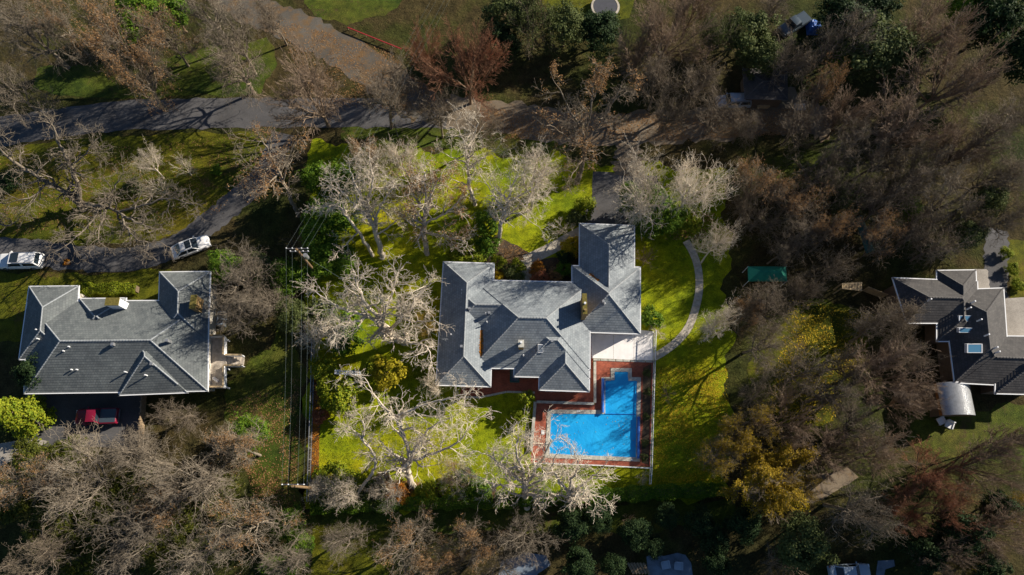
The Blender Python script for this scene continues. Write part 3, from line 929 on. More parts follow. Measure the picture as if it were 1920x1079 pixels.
# --- outbuilding behind the gravel drive
ob = tag(empty("outbuilding", P(1435, 165, 0)), "dark slate-roofed outbuilding at the back of the gravel drive", "outbuilding")
hip_block(ob, [(1392, 128), (1476, 130), (1478, 188), (1396, 186)], 2.6, 0.25, M['roof_dark'], M['cap_dark'], M['wall_brown'], gutter=False)

# ------------------------------------------------------------------ fences, poles, wires, garden structures
def post_fence(name, px, h, label, npan, mat='tin', panel=None, cat="fence"):
    pts = [P(a, b, 0) for a, b in px]
    r = tag(empty(name, pts[0]), label, cat)
    for (a, b), k in zip(zip(pts, pts[1:]), npan):
        for i in range(k + 1):
            p = a.lerp(b, i / k)
            MB().box((p.x, p.y, h / 2), (0.09, 0.09, h)).build("post", M[mat], r)
        for i in range(k):
            p0 = a.lerp(b, i / k); p1 = a.lerp(b, (i + 1) / k)
            MB().bar(p0 + Vector((0, 0, h - .04)), p1 + Vector((0, 0, h - .04)), 0.07, 0.07).build("top_rail", M[mat], r)
            MB().bar(p0 + Vector((0, 0, .14)), p1 + Vector((0, 0, .14)), 0.06, 0.06).build("bottom_rail", M[mat], r)
            pk = MB()
            kk = max(2, int((p1 - p0).length / 0.16))
            for j in range(1, kk):
                pm = p0.lerp(p1, j / kk)
                pk.box((pm.x, pm.y, h / 2), (0.022, 0.022, h - 0.2))
            tag(pk.build("pickets", M[mat], r), kind='stuff')
    return r
post_fence("pool_fence", [(1227, 625), (1225, 680), (1219, 878), (1217, 908)], 1.25, "tall white metal picket fence between the pool deck and the side lawn", (2, 9, 2), 'white')
post_fence("pool_fence", [(1218, 879), (1130, 874), (1000, 869)], 1.1, "white metal picket fence closing the pool deck towards the dark hedge", (4, 6), 'white')
post_fence("wire_fence", [(592, 560), (587, 760), (582, 905), (581, 940)], 1.3, "thin metal boundary fence running beside the orange leaf bed", (9, 7, 2), 'tin')

def utility_pole(base, h, label, arms):
    b = P(*base, 0)
    r = tag(empty("utility_pole", b), label, "utility pole")
    MB().tube([b, b + Vector((0, 0, h))], [0.19, 0.13], 12).build("pole", M['pole'], r, smooth=True)
    for z, wid, rz in arms:
        e = Vector((math.cos(rz), math.sin(rz), 0))
        a = MB().bar(b + e * (-wid / 2) + Vector((0, .16, z)), b + e * (wid / 2) + Vector((0, .16, z)), 0.11, 0.14).build("crossarm", M['steel'], r)
        for s in (-.46, -.2, .2, .46):
            p = b + e * (wid * s) + Vector((0, .16, z))
            MB().tube([p + Vector((0, 0, .07)), p + Vector((0, 0, .14)), p + Vector((0, 0, .26))], [.03, .07, .05], 8).build("insulator", M['white'], a)
    return b
pb = utility_pole((601, 522), 10.2, "brown wooden utility pole with two crossarms rising from the lawn corner", ((9.9, 2.6, 0.0), (9.0, 2.2, 0.0)))
MB  # the transformer can on the first pole
tr = [o for o in bpy.data.objects if o.name == "utility_pole"][0]
MB().tube([pb + Vector((.42, 0, 7.4)), pb + Vector((.42, 0, 8.3))], .26, 14).build("transformer", M['tin'], tr)
b2 = utility_pole((598, 917), 10.0, "brown wooden utility pole with one crossarm behind the lot corner thicket", ((9.7, 2.4, 0.0),))
def wire(a, b, sag, label, rad=0.018, group=None):
    pts = []
    for i in range(25):
        t = i / 24; p = a.lerp(b, t); p.z -= sag * 4 * t * (1 - t); pts.append(p)
    o = MB().tube(pts, rad, 5, cap=False).build("power_line", M['wire'], None, origin=tuple(a))
    return tag(o, label, "cable", group)
for i, s in enumerate((-1.2, -.52, .52, 1.2)):
    wire(pb + Vector((s, .16, 10.15)), b2 + Vector((s * .92, .16, 9.95)), 0.6, "one of the parallel power lines strung between the two wooden utility poles", 0.007, "power lines between the two utility poles")
    wire(pb + Vector((s, .16, 10.15)), Vector((pb.x + 20 + s * 1.0, pb.y + 46, 10.3)), 0.8, "one of the parallel power lines running over the street trees from the lawn corner pole", 0.006, "power lines over the street")
wire(pb + Vector((0.2, 0, 8.4)), P(836, 640, 5.0), 0.5, "single service cable from the utility pole to the grey tiled house", 0.012)

ga = tag(empty("garden_arbor", P(650, 708, 0)), "white timber arbor beam on posts among the yellow shrubs", "arbor")
a = P(627, 700, 2.1); b = P(676, 703, 2.1)
for s in (0, 0.28):
    MB().bar(a + Vector((0, s, 0)), b + Vector((0, s, 0)), 0.10, 0.16).build("beam", M['white'], ga)
for t in (0.03, 0.5, 0.97):
    p = a.lerp(b, t); MB().box((p.x, p.y + .14, 1.01), (.12, .12, 2.02)).build("post", M['white'], ga)
for i in range(14):
    p = a.lerp(b, (i + .5) / 14); MB().box((p.x, p.y + .14, 2.2), (.06, .62, .06)).build("slat", M['white'], ga)

cn = tag(empty("canopy_tent", P(1440, 520, 0)), "teal green garden canopy with a peaked cloth roof among bare oaks", "canopy")
q = [P(1403, 500, 2.3), P(1458, 498, 2.3), P(1477, 512, 2.3), P(1470, 526, 2.3), P(1404, 526, 2.3)]
q = [P(1403, 500, 2.3), P(1474, 500, 2.3), P(1476, 527, 2.3), P(1404, 527, 2.3)]
apx = sum(q, Vector()) / 4; apx.z = 3.5
rg0 = q[0].lerp(q[3], .5) + Vector((1.1, 0, 1.0)); rg1 = q[1].lerp(q[2], .5) + Vector((-1.1, 0, 1.0))
cm = MB(); cm.poly([q[0], q[3], rg0]); cm.poly([q[3], q[2], rg1, rg0]); cm.poly([q[2], q[1], rg1]); cm.poly([q[1], q[0], rg0, rg1])
for i in range(4):
    j = (i + 1) % 4; cm.poly([q[i], q[j], q[j] - Vector((0, 0, .28)), q[i] - Vector((0, 0, .28))])
cm.build("canopy", M['canopy_green'], cn)
for p in q:
    MB().tube([(p.x, p.y, 0), (p.x, p.y, 2.3)], .035, 8).build("leg", M['white'], cn)

pg = tag(empty("pergola", P(1597, 540, 0)), "small tan timber pergola with close slats at the end of the lawn", "pergola")
a = P(1578, 533, 2.3); b = P(1616, 531, 2.3); a2 = P(1578, 541, 2.3); b2_ = P(1616, 545, 2.3)
for i in range(13):
    t = (i + .5) / 13; MB().bar(a.lerp(b, t) + Vector((0, .1, .06)), a2.lerp(b2_, t) + Vector((0, -.1, .06)), .12, .06).build("slat", M['tan_timber'], pg)
MB().bar(a, b, .09, .14).build("beam", M['tan_timber'], pg); MB().bar(a2, b2_, .09, .14).build("beam", M['tan_timber'], pg)
for p in (a, b, a2, b2_): MB().box((p.x, p.y, 1.11), (.12, .12, 2.22)).build("post", M['tan_timber'], pg)
gf = tag(empty("timber_fence", P(1620, 548, 0)), "tan board fence running on from the pergola", "fence")
for i in range(9):
    p0 = P(1618 + i * 4.2, 546 + i * 1.6, 0); MB().box((p0.x, p0.y, .8), (.27, .05, 1.6 + rs.uniform(-.04, .04)), -.25).build("board", M['tan_timber'], gf)

tp = tag(empty("tarp_shelter", P(1618, 445, 0)), "narrow dark green tarpaulin shelter half hidden under bare oaks", "shelter")
q = [P(1602, 408, 2.0), P(1618, 405, 2.0), P(1640, 470, 2.0), P(1624, 476, 2.0)]
r0 = q[0].lerp(q[1], .5) + Vector((0, 0, .5)); r1 = q[3].lerp(q[2], .5) + Vector((0, 0, .5))
cm = MB(); cm.poly([q[0], q[3], r1, r0]); cm.poly([q[2], q[1], r0, r1]); cm.poly([q[0], r0, q[1]]); cm.poly([q[3], q[2], r1])
cm.build("tarp_cover", M['tarp_green'], tp)
for p in q: MB().tube([(p.x, p.y, 0), (p.x, p.y, 2.0)], .04, 8).build("post", M['timber'], tp)

# trampoline on the far lawn
tm = tag(empty("trampoline", P(1135, 16, 0)), "round trampoline with a pale rim on the bright far lawn", "trampoline")
c = P(1135, 12, 0.85); R = 2.05
k = 40
ring = lambda r, z: [Vector((c.x + r * math.cos(2 * math.pi * i / k), c.y + r * math.sin(2 * math.pi * i / k), z)) for i in range(k)]
m_ = MB(); m_.poly(ring(R - .28, .84)); m_.build("mat", M['steel'], tm)
m_ = MB(); a_, b_ = ring(R - .28, .87), ring(R, .86)
for i in range(k): m_.poly([a_[i], b_[i], b_[(i + 1) % k], a_[(i + 1) % k]][::-1])
m_.build("pad", M['slab'], tm)
m_ = MB(); m_.tube(ring(R, .80) + [ring(R, .80)[0]], .04, 6, cap=False); m_.build("frame", M['tin'], tm)
for i in range(0, k, 7):
    p = ring(R, .8)[i]; MB().tube([p, (p.x, p.y, 0)], .03, 6).build("leg", M['tin'], tm)

# red rail beside the leafy lane, small street lamp
rr = tag(empty("red_rail", P(700, 70, 0)), "low red rail along the edge of the leaf-strewn lane", "rail")
a = P(652, 52, .5); b = P(752, 92, .5)
for i in range(6):
    p0 = a.lerp(b, i / 6); p1 = a.lerp(b, (i + 1) / 6)
    MB().bar(p0, p1, .1, .14).build("rail_board", M['red'], rr); MB().box((p0.x, p0.y, .27), (.1, .1, .54)).build("post", M['timber'], rr)
sp = tag(empty("street_lamp", P(746, 256, 0)), "slim white-topped lamp post on the grass verge of the street", "street lamp")
b_ = P(746, 256, 0)
MB().tube([b_, b_ + Vector((0, 0, 3.6))], [.07, .05], 8).build("post", M['steel'], sp)
MB().tube([b_ + Vector((0, 0, 3.6)), b_ + Vector((0, 0, 3.75)), b_ + Vector((0, 0, 4.05)), b_ + Vector((0, 0, 4.15))], [.1, .24, .2, .05], 12).build("lantern", M['white'], sp, smooth=True)

# ------------------------------------------------------------------ vehicles
def loft(mb, secs):
    for a, b in zip(secs, secs[1:]):
        n_ = len(a)
        for i in range(n_):
            mb.poly([a[i], b[i], b[(i + 1) % n_], a[(i + 1) % n_]])
    mb.poly(secs[0][::-1] if False else secs[0]); mb.poly(secs[-1][::-1])

def car(name, px, py, heading, L, W, H, label, paint, cat="car", kind='sedan', sunroof=True, group=None):
    """heading: angle of the bonnet direction in the world; local +X is forward"""
    c = P(px, py, H * 0.45)
    r = empty(name, (c.x, c.y, 0.03), heading)
    tag(r, label, cat, group)
    hl, hw = L / 2, W / 2
    belt = 0.58 * H
    prof = {  # x fraction, half-width factor, hood height fraction of H
        'sedan': [(-1.0, .78, .50), (-.95, .90, .60), (-.78, .98, .645), (-.30, 1.0, .62), (.25, 1.0, .60), (.42, .99, .60), (.80, .96, .545), (.95, .86, .47), (1.0, .72, .40)],
        'suv': [(-1.0, .90, .52), (-.97, .97, .57), (-.80, 1.0, .60), (-.30, 1.0, .59), (.30, 1.0, .59), (.45, 1.0, .585), (.85, .98, .55), (.97, .92, .50), (1.0, .85, .45)],
        'pickup': [(-1.0, .93, .54), (-.98, .98, .57), (-.80, 1.0, .57), (-.20, 1.0, .57), (.30, 1.0, .57), (.50, 1.0, .57), (.88, .97, .53), (.97, .90, .48), (1.0, .82, .42)]}[kind]
    body = MB(); secs = []
    for fx, fw, fh in prof:
        x = fx * hl; w = fw * hw; zt = fh * H; zb = 0.24
        secs.append([Vector((x, y * w, z)) for y, z in ((-.82, zb), (-1, zb + .14), (-1, zt - .16), (-.93, zt - .04), (-.78, zt + .012), (-.4, zt + .03), (.4, zt + .03), (.78, zt + .012), (.93, zt - .04), (1, zt - .16), (1, zb + .14), (.82, zb))])
    loft(body, secs)
    bo = body.build("body", M[paint], r, origin=(0, 0, 0), smooth=False, weld=True)
    bo.location = (0, 0, 0)
    # cabin: x limits at belt and at roof
    cb = {'sedan': (-.80, -.42, .16, .44), 'suv': (-.97, -.90, .26, .46), 'pickup': (-.20, -.14, .30, .48)}[kind]
    xb0, xt0, xt1, xb1 = [f * hl for f in cb]
    wb, wt = hw * .93, hw * (.74 if kind == 'sedan' else .80)
    zb = belt + 0.02; zt = H - .02
    cabin = MB()
    base = [Vector((xb0, -wb, zb)), Vector((xb1, -wb, zb)), Vector((xb1, wb, zb)), Vector((xb0, wb, zb))]
    top = [Vector((xt0, -wt, zt)), Vector((xt1, -wt, zt)), Vector((xt1, wt, zt)), Vector((xt0, wt, zt))]
    for i in range(4):
        j = (i + 1) % 4; cabin.poly([base[i], base[j], top[j], top[i]])
    # gently crowned roof
    k = 5
    gx = [xt0 + (xt1 - xt0) * i / k for i in range(k + 1)]; gy = [-wt + 2 * wt * i / k for i in range(k + 1)]
    zz = lambda x, y: zt + .05 * (1 - ((2 * (x - xt0) / (xt1 - xt0) - 1) ** 2)) * (1 - (y / wt) ** 2) ** .5 if abs(y) < wt - 1e-6 else zt
    for i in range(k):
        for j in range(k):
            cabin.poly([Vector((gx[a_], gy[b_], zz(gx[a_], gy[b_]))) for a_, b_ in ((i, j), (i + 1, j), (i + 1, j + 1), (i, j + 1))])
    co = cabin.build("cabin", M[paint], r, origin=(0, 0, 0), weld=True); co.location = (0, 0, 0)
    def pane(nm, q, f=.86, mat='glass', off=.012, par=None):
        cen = sum(q, Vector()) / len(q); nn = (q[1] - q[0]).cross(q[2] - q[0]).normalized()
        mid = Vector((0, 0, H * .6))
        if nn.dot(cen - mid) < 0: nn = -nn; q = q[::-1]
        m_ = MB(); m_.poly([cen + (p - cen) * f + nn * off for p in q])
        o = m_.build(nm, M[mat], par or co, origin=(0, 0, 0)); o.location = (0, 0, 0); return o
    pane("windscreen", [base[1], base[2], top[2], top[1]], .9)
    pane("rear_window", [base[3], base[0], top[0], top[3]], .84)
    for a, b, c_, d in ((0, 1, 1, 0), (2, 3, 3, 2)):
        q = [base[a], base[b], top[c_], top[d]]
        nd = 1 if kind == 'pickup' else 2
        for s in range(nd):
            qq = [q[0].lerp(q[1], s / nd), q[0].lerp(q[1], (s + 1) / nd), q[3].lerp(q[2], (s + 1) / nd), q[3].lerp(q[2], s / nd)]
            pane("side_window", qq, .84)
    if sunroof:
        s0, s1 = (.45, .97) if kind == 'sedan' else (.62, .93)
        x0_, x1_ = xt0 + (xt1 - xt0) * s0, xt0 + (xt1 - xt0) * s1
        m_ = MB(); m_.poly([Vector((x, y, zt + .062)) for x, y in ((x0_, -wt * .78), (x1_, -wt * .78), (x1_, wt * .78), (x0_, wt * .78))])
        o = m_.build("sunroof", M['glass'], co, origin=(0, 0, 0)); o.location = (0, 0, 0)
    if kind == 'pickup':
        x0_, x1_ = -.96 * hl, -.22 * hl
        m_ = MB().box(((x0_ + x1_) / 2, 0, H * .57 + .045), (x1_ - x0_, W * .84, .05)); o = m_.build("bed_cover", M['car_dark'], r, origin=(0, 0, 0)); o.location = (0, 0, 0)
        for s in (-1, 1):
            o = MB().box(((x0_ + x1_) / 2, s * hw * .93, H * .57 + .05), (x1_ - x0_, .07, .08)).build("bed_rail", M[paint], r, origin=(0, 0, 0)); o.location = (0, 0, 0)
    for sx in (-.60, .64):
        for s in (-1, 1):
            x = sx * hl; y = s * (hw - .10)
            rw = .36 if kind != 'sedan' else .33
            t = MB().tube([(x, y - .11, rw), (x, y + .11, rw)], rw, 20).build("wheel", M['tyre'], r, origin=(0, 0, 0)); t.location = (0, 0, 0)
            ri = MB().tube([(x, y + s * .10, rw), (x, y + s * .125, rw)], rw * .62, 14).build("rim", M['rim'], t, origin=(0, 0, 0)); ri.location = (0, 0, 0)
    for s in (-1, 1):
        o = MB().box((hl * .955, s * hw * .66, H * .44), (.16, .34, .12)).build("headlight", M['lamp_clear'], r, origin=(0, 0, 0)); o.location = (0, 0, 0)
        o = MB().box((-hl * .965, s * hw * .70, H * .50), (.12, .26, .16)).build("taillight", M['lamp_red'], r, origin=(0, 0, 0)); o.location = (0, 0, 0)
        o = MB().box((xb1 - .25, s * (hw + .10), belt + .08), (.14, .22, .13)).build("wing_mirror", M[paint], r, origin=(0, 0, 0)); o.location = (0, 0, 0)
    for sx, nm in ((1, "front_bumper"), (-1, "rear_bumper")):
        o = MB().box((sx * (hl - .02), 0, .38), (.14, W * .86, .2)).build(nm, M['rim' if kind != 'sedan' else paint], r, origin=(0, 0, 0)); o.location = (0, 0, 0)
    if kind == 'suv':
        for s in (-1, 1):
            o = MB().bar((xt0 + .2, s * wt * .93, zt + .07), (xt1 - .5, s * wt * .93, zt + .07), .05, .05).build("roof_rail", M['steel'], co, origin=(0, 0, 0)); o.location = (0, 0, 0)
    return r
HW = math.pi
car("parked_suv", 37, 489, HW + .02, 5.5, 1.95, 1.85, "white long sport utility car with a dark sunroof parked on the lane edge", 'car_white', kind='suv')
dv = P(389, 451, .7) - P(327, 474, .7)
car("parked_car", 357, 463, math.atan2(dv.y, dv.x), 4.75, 1.88, 1.45, "white sedan with a dark glass roof parked by the asphalt lane", 'car_white', kind='sedan')
car("pickup_truck", 181, 781, HW + .03, 4.9, 1.85, 1.65, "red pickup truck with a dark bed cover in the shaded yard", 'car_red', cat="pickup truck", kind='pickup', sunroof=False)
dv = P(1470, 57, .7) - P(1510, 33, .7)
car("pickup_truck", 1490, 45, math.atan2(dv.y, dv.x), 4.9, 1.85, 1.7, "dark pickup truck parked beside a heap under blue tarpaulin", 'car_dark', cat="pickup truck", kind='pickup', sunroof=False)
car("parked_car", 1375, 190, HW + .03, 4.7, 1.85, 1.6, "pale blue-white car parked under bare oaks near the lumber pile", 'car_blue', kind='suv', sunroof=False)
car("parked_car", 1594, 1074, 0.05, 4.5, 1.8, 1.5, "pale blue car half hidden below the big oak near the bent concrete path", 'car_blue', kind='sedan', sunroof=False)

# heaps, lumber, furniture
bt = tag(empty("tarp_heap", P(1527, 50, 0)), "heap covered by a crumpled blue tarpaulin beside the dark pickup", "tarpaulin")
q0 = P(1527, 50, 0.4); k = 14; tb = MB()
hz = [[max(0.02, 1.05 * (1 - (2 * i / k - 1) ** 4) * (1 - (2 * j / k - 1) ** 4) + rs.uniform(-.09, .09)) if 0 < i < k and 0 < j < k else 0.0 for j in range(k + 1)] for i in range(k + 1)]
for i in range(k):
    for j in range(k):
        tb.poly([(q0.x - 1.1 + 2.2 * a / k, q0.y - 1.2 + 2.4 * b / k, hz[a][b] + .02) for a, b in ((i, j), (i + 1, j), (i + 1, j + 1), (i, j + 1))])
tb.build("tarpaulin", M['tarp_blue'], bt, weld=True)
lp = tag(empty("lumber_pile", P(1429, 194, 0)), "small pile of tan sawn timber at the edge of the gravel drive", "timber pile")
for lay in range(4):
    for i in range(5):
        c = P(1429, 194, 0) + Vector((rs.uniform(-.1, .1), -.75 + i * .36, .1 + lay * .13))
        MB().box(c, (1.6 + rs.uniform(-.3, .2), .28, .12), rs.uniform(-.05, .05)).build("plank", M['tan_timber'], lp)
cv = tag(empty("covered_trailer", P(1501, 200, 0)), "small trailer under a pale tarpaulin at the gravel drive edge", "trailer")
c = P(1501, 200, .6)
tc = MB(); q = [Vector((c.x + x, c.y + y, z)) for x, y, z in ((-.8, -.55, .45), (.8, -.55, .45), (.8, .55, .45), (-.8, .55, .45))]; t0 = Vector((c.x - .5, c.y, 1.05)); t1 = Vector((c.x + .5, c.y, 1.05))
tc.poly([q[0], q[1], t1, t0]); tc.poly([q[1], q[2], t1]); tc.poly([q[2], q[3], t0, t1]); tc.poly([q[3], q[0], t0]); tc.poly(q[::-1]); tc.build("tarp_cover", M['car_blue'], cv)
for s in (-.6, .6): MB().tube([(c.x, c.y + s - .06, .26), (c.x, c.y + s + .06, .26)], .26, 14).build("wheel", M['tyre'], cv)
MB().bar((c.x - 1.4, c.y, .4), (c.x - .7, c.y, .4), .08, .08).build("drawbar", M['steel'], cv)

def patio_chair(px, py, rz, label, mat, group=None):
    c = P(px, py, .4)
    r = tag(empty("patio_chair", (c.x, c.y, .02), rz), label, "chair", group)
    for nm, cc, sz in (("seat", (0, 0, .42), (.8, .8, .14)), ("backrest", (0, .42, .68), (.8, .12, .5)), ("armrest", (-.44, 0, .56), (.10, .74, .1)), ("armrest", (.44, 0, .56), (.10, .74, .1))):
        o = MB().box(cc, sz).build(nm, mat, r, origin=(0, 0, 0)); o.location = (0, 0, 0)
    for sx in (-.36, .36):
        for sy in (-.36, .36):
            o = MB().box((sx, sy, .175), (.07, .07, .35)).build("leg", M['steel'], r, origin=(0, 0, 0)); o.location = (0, 0, 0)
patio_chair(1248, 1060, .15, "pale cushioned patio chair on the slate patio, next to the slatted bench", M['car_blue'])
patio_chair(1272, 1062, -.1, "pale cushioned patio chair on the slate patio, next to the shrubs", M['car_blue'])
patio_chair(1764, 790, .4, "white garden chair by the corner of the barrel-roofed shed", M['white'])
patio_chair(1779, 797, -.5, "white garden chair on the dark grass below the barrel-roofed shed", M['white'])
bn = tag(empty("slatted_bench", P(1198, 1066, 0)), "wooden slatted bench table beside the slate patio", "bench")
c = P(1198, 1066, .45)
for i in range(6):
    o = MB().box((c.x - .9 + i * .34, c.y, .47), (.24, 1.3, .06), .5).build("slat", M['timber'], bn)
for sx, sy in ((-.8, -.4), (.8, .4), (-.6, .5), (.7, -.45)):
    MB().box((c.x + sx, c.y + sy, .22), (.09, .09, .44)).build("leg", M['timber'], bn)
rt = tag(empty("round_table", P(1781, 697, 0)), "small round blue table by the wall of the charcoal-roofed house", "table")
c = P(1781, 695, .75)
MB().tube([(c.x, c.y, .70), (c.x, c.y, .75)], .36, 20).build("table_top", M['car_blue'], rt); MB().tube([(c.x, c.y, 0), (c.x, c.y, .7)], .05, 8).build("pedestal", M['steel'], rt)
MB().tube([(c.x, c.y, 0), (c.x, c.y, .03)], .22, 14).build("foot", M['steel'], rt)

# ------------------------------------------------------------------ trees: generators
def tubes_mesh(name, groups, mat, smooth=False):
    """groups: list of (k sides, list of (p0,p1,r0,r1)); one mesh out of tapering segments"""
    V = []; F = []; off = 0
    for k, segs in groups:
        if not segs: continue
        A = np.array([s[0] for s in segs], dtype=np.float64); B = np.array([s[1] for s in segs], dtype=np.float64)
        r0 = np.array([s[2] for s in segs]); r1 = np.array([s[3] for s in segs])
        d = B - A; L = np.linalg.norm(d, axis=1, keepdims=True); d /= np.maximum(L, 1e-9)
        up = np.tile(np.array([0.0, 0.0, 1.0]), (len(A), 1)); up[np.abs(d[:, 2]) > 0.9] = (1, 0, 0)
        x = np.cross(up, d); x /= np.linalg.norm(x, axis=1, keepdims=True); y = np.cross(d, x)
        B = B + d * (r1 * 0.6)[:, None]
        ang = np.arange(k) * 2 * np.pi / k
        off_v = x[:, None, :] * np.cos(ang)[None, :, None] + y[:, None, :] * np.sin(ang)[None, :, None]
        v = np.concatenate([A[:, None, :] + off_v * r0[:, None, None], B[:, None, :] + off_v * r1[:, None, None]], axis=1)   # n,2k,3
        n_ = len(A)
        j = np.arange(k); jn = (j + 1) % k
        f = np.stack([j, jn, jn + k, j + k], axis=1)[None] + (np.arange(n_) * 2 * k)[:, None, None] + off
        V.append(v.reshape(-1, 3)); F.append(f.reshape(-1, 4)); off += n_ * 2 * k
    V = np.concatenate(V); F = np.concatenate(F)
    return quad_mesh(name, V, F, mat, smooth)

def quad_mesh(name, V, F, mat, smooth=False):
    me = bpy.data.meshes.new(name)
    nf = len(F); k = F.shape[1]
    me.vertices.add(len(V)); me.vertices.foreach_set("co", V.astype(np.float32).ravel())
    me.loops.add(nf * k); me.loops.foreach_set("vertex_index", F.astype(np.int32).ravel())
    me.polygons.add(nf); me.polygons.foreach_set("loop_start", np.arange(nf, dtype=np.int32) * k)
    if smooth: me.polygons.foreach_set("use_smooth", np.ones(nf, dtype=bool))
    me.update(calc_edges=True)
    me.materials.append(mat)
    return me

class Tree:
    """recursive brancher. levels: 0 trunk, 1 limbs, 2 branches, 3 branchlets, 4.. twigs"""
    def __init__(s, seed, kids, ratio, wob, trop, ang, maxl, seg, twig=0.011, tiplen=0.28):
        s.r = random.Random(seed); s.kids = kids; s.ratio = ratio; s.wob = wob; s.trop = trop; s.ang = ang; s.maxl = maxl; s.segl = seg
        s.twig = twig; s.trunk = []; s.limb = []; s.fine = []; s.tips = []; s.tiplen = tiplen
    def rec(s, level, p0, p1, r0, r1):
        if level <= 1: s.trunk.append((p0, p1, r0, r1))
        elif level == 2: s.limb.append((p0, p1, r0, r1))
        else: s.fine.append((p0, p1, r0, r1))
    def grow(s, p, d, L, r, level, out=None):
        R = s.r
        n = max(2, int(L / s.segl[min(level, len(s.segl) - 1)] + .5))
        step = L / n; wob = s.wob[min(level, len(s.wob) - 1)]; tr = s.trop[min(level, len(s.trop) - 1)]
        rend = max(s.twig * .7, r * (.5 if level < s.maxl else .45))
        pts = [p]; dirs = [d]
        x, y, z = p; dx, dy, dz = d
        for i in range(n):
            dx += R.gauss(0, wob); dy += R.gauss(0, wob); dz += R.gauss(0, wob) + tr
            if z < 2.2 and dz < 0.05: dz += .25
            l = math.sqrt(dx * dx + dy * dy + dz * dz); dx /= l; dy /= l; dz /= l
            q = (x + dx * step, y + dy * step, z + dz * step)
            ra = r + (rend - r) * (i / n); rb = r + (rend - r) * ((i + 1) / n)
            s.rec(level, (x, y, z), q, ra, rb)
            x, y, z = q; pts.append(q); dirs.append((dx, dy, dz))
        s.spawn(pts, dirs, L, r, rend, level)
    def spawn(s, pts, dirs, L, r, rend, level, t0=None):
        R = s.r
        n = len(pts) - 1
        if level >= s.maxl:
            s.tips.append((pts[-1], dirs[-1])); 
            if n > 1: s.tips.append((pts[n // 2], dirs[n // 2]))
            return
        nk = s.kids[level]; nk = max(1, int(nk + R.uniform(-.8, .8) + .5))
        lo = (.25 if level > 0 else .62) if t0 is None else t0
        for j in range(nk + 1):
            t = lo + (1 - lo) * ((j + R.random() * .8) / (nk + .3)) if j < nk else 1.0
            t = min(t, 1.0)
            fi = t * n; i = min(int(fi), n - 1); f = fi - i
            a, b = pts[i], pts[i + 1]
            p = (a[0] + (b[0] - a[0]) * f, a[1] + (b[1] - a[1]) * f, a[2] + (b[2] - a[2]) * f)
            d = dirs[min(i + 1, n)]
            rl = r + (rend - r) * t
            an = R.gauss(s.ang[min(level, len(s.ang) - 1)], .18) if j < nk else R.gauss(0, .18)
            # random direction at angle an from d
            ux, uy, uz = R.gauss(0, 1), R.gauss(0, 1), R.gauss(0, 1)
            dt = ux * d[0] + uy * d[1] + uz * d[2]; ux -= dt * d[0]; uy -= dt * d[1]; uz -= dt * d[2]
            ul = math.sqrt(ux * ux + uy * uy + uz * uz) + 1e-9
            ca, sa = math.cos(an), math.sin(an) / ul
            nd = (d[0] * ca + ux * sa, d[1] * ca + uy * sa, d[2] * ca + uz * sa)
            if level == 0 and j < nk:     # limbs spread evenly round the trunk
                az = 2 * math.pi * (j / nk) + R.uniform(-.4, .4); el = R.gauss(s.elev, .16)
                nd = (math.cos(az) * math.cos(el), math.sin(az) * math.cos(el), math.sin(el))
            cl = L * s.ratio[min(level, len(s.ratio) - 1)] * R.uniform(.75, 1.15) * (1.0 - .30 * t if j < nk else .85)
            if level == 0: cl = s.limblen * R.uniform(.8, 1.15)
            cr = max(s.twig, rl * (R.uniform(.55, .75) if j < nk else .92))
            if level + 1 >= 5: cr = max(s.twig, min(cr, .026))
            s.grow(p, nd, max(cl, .25), cr, level + 1)
    def meshes(s, name, mat, twigmat=None):
        tm = tubes_mesh(name + "_trunk", [(9, s.trunk)], mat, True)
        cm_ = tubes_mesh(name + "_crown", [(5, s.limb), (3, s.fine)], twigmat or mat, False)
        return tm, cm_
    def tri(s): return len(s.trunk) * 18 + len(s.limb) * 10 + len(s.fine) * 6

NPR = np.random.RandomState(5)
def leaf_quads(points, normals, size, rng, aspect=1.0, flat=0.55):
    """one small folded-flat quad per point, facing roughly its normal"""
    n = len(points)
    nr = normals + rng.normal(0, flat, (n, 3)); nr /= np.linalg.norm(nr, axis=1, keepdims=True) + 1e-9
    t = rng.normal(0, 1, (n, 3)); t -= (t * nr).sum(1, keepdims=True) * nr; t /= np.linalg.norm(t, axis=1, keepdims=True) + 1e-9
    b = np.cross(nr, t)
    s = size * rng.uniform(.6, 1.35, (n, 1))
    t = t * s; b = b * s * aspect
    V = np.stack([points - t, points - b * .8, points + t, points + b * .8], axis=1)
    return V.reshape(-1, 3), np.arange(n * 4).reshape(-1, 4)

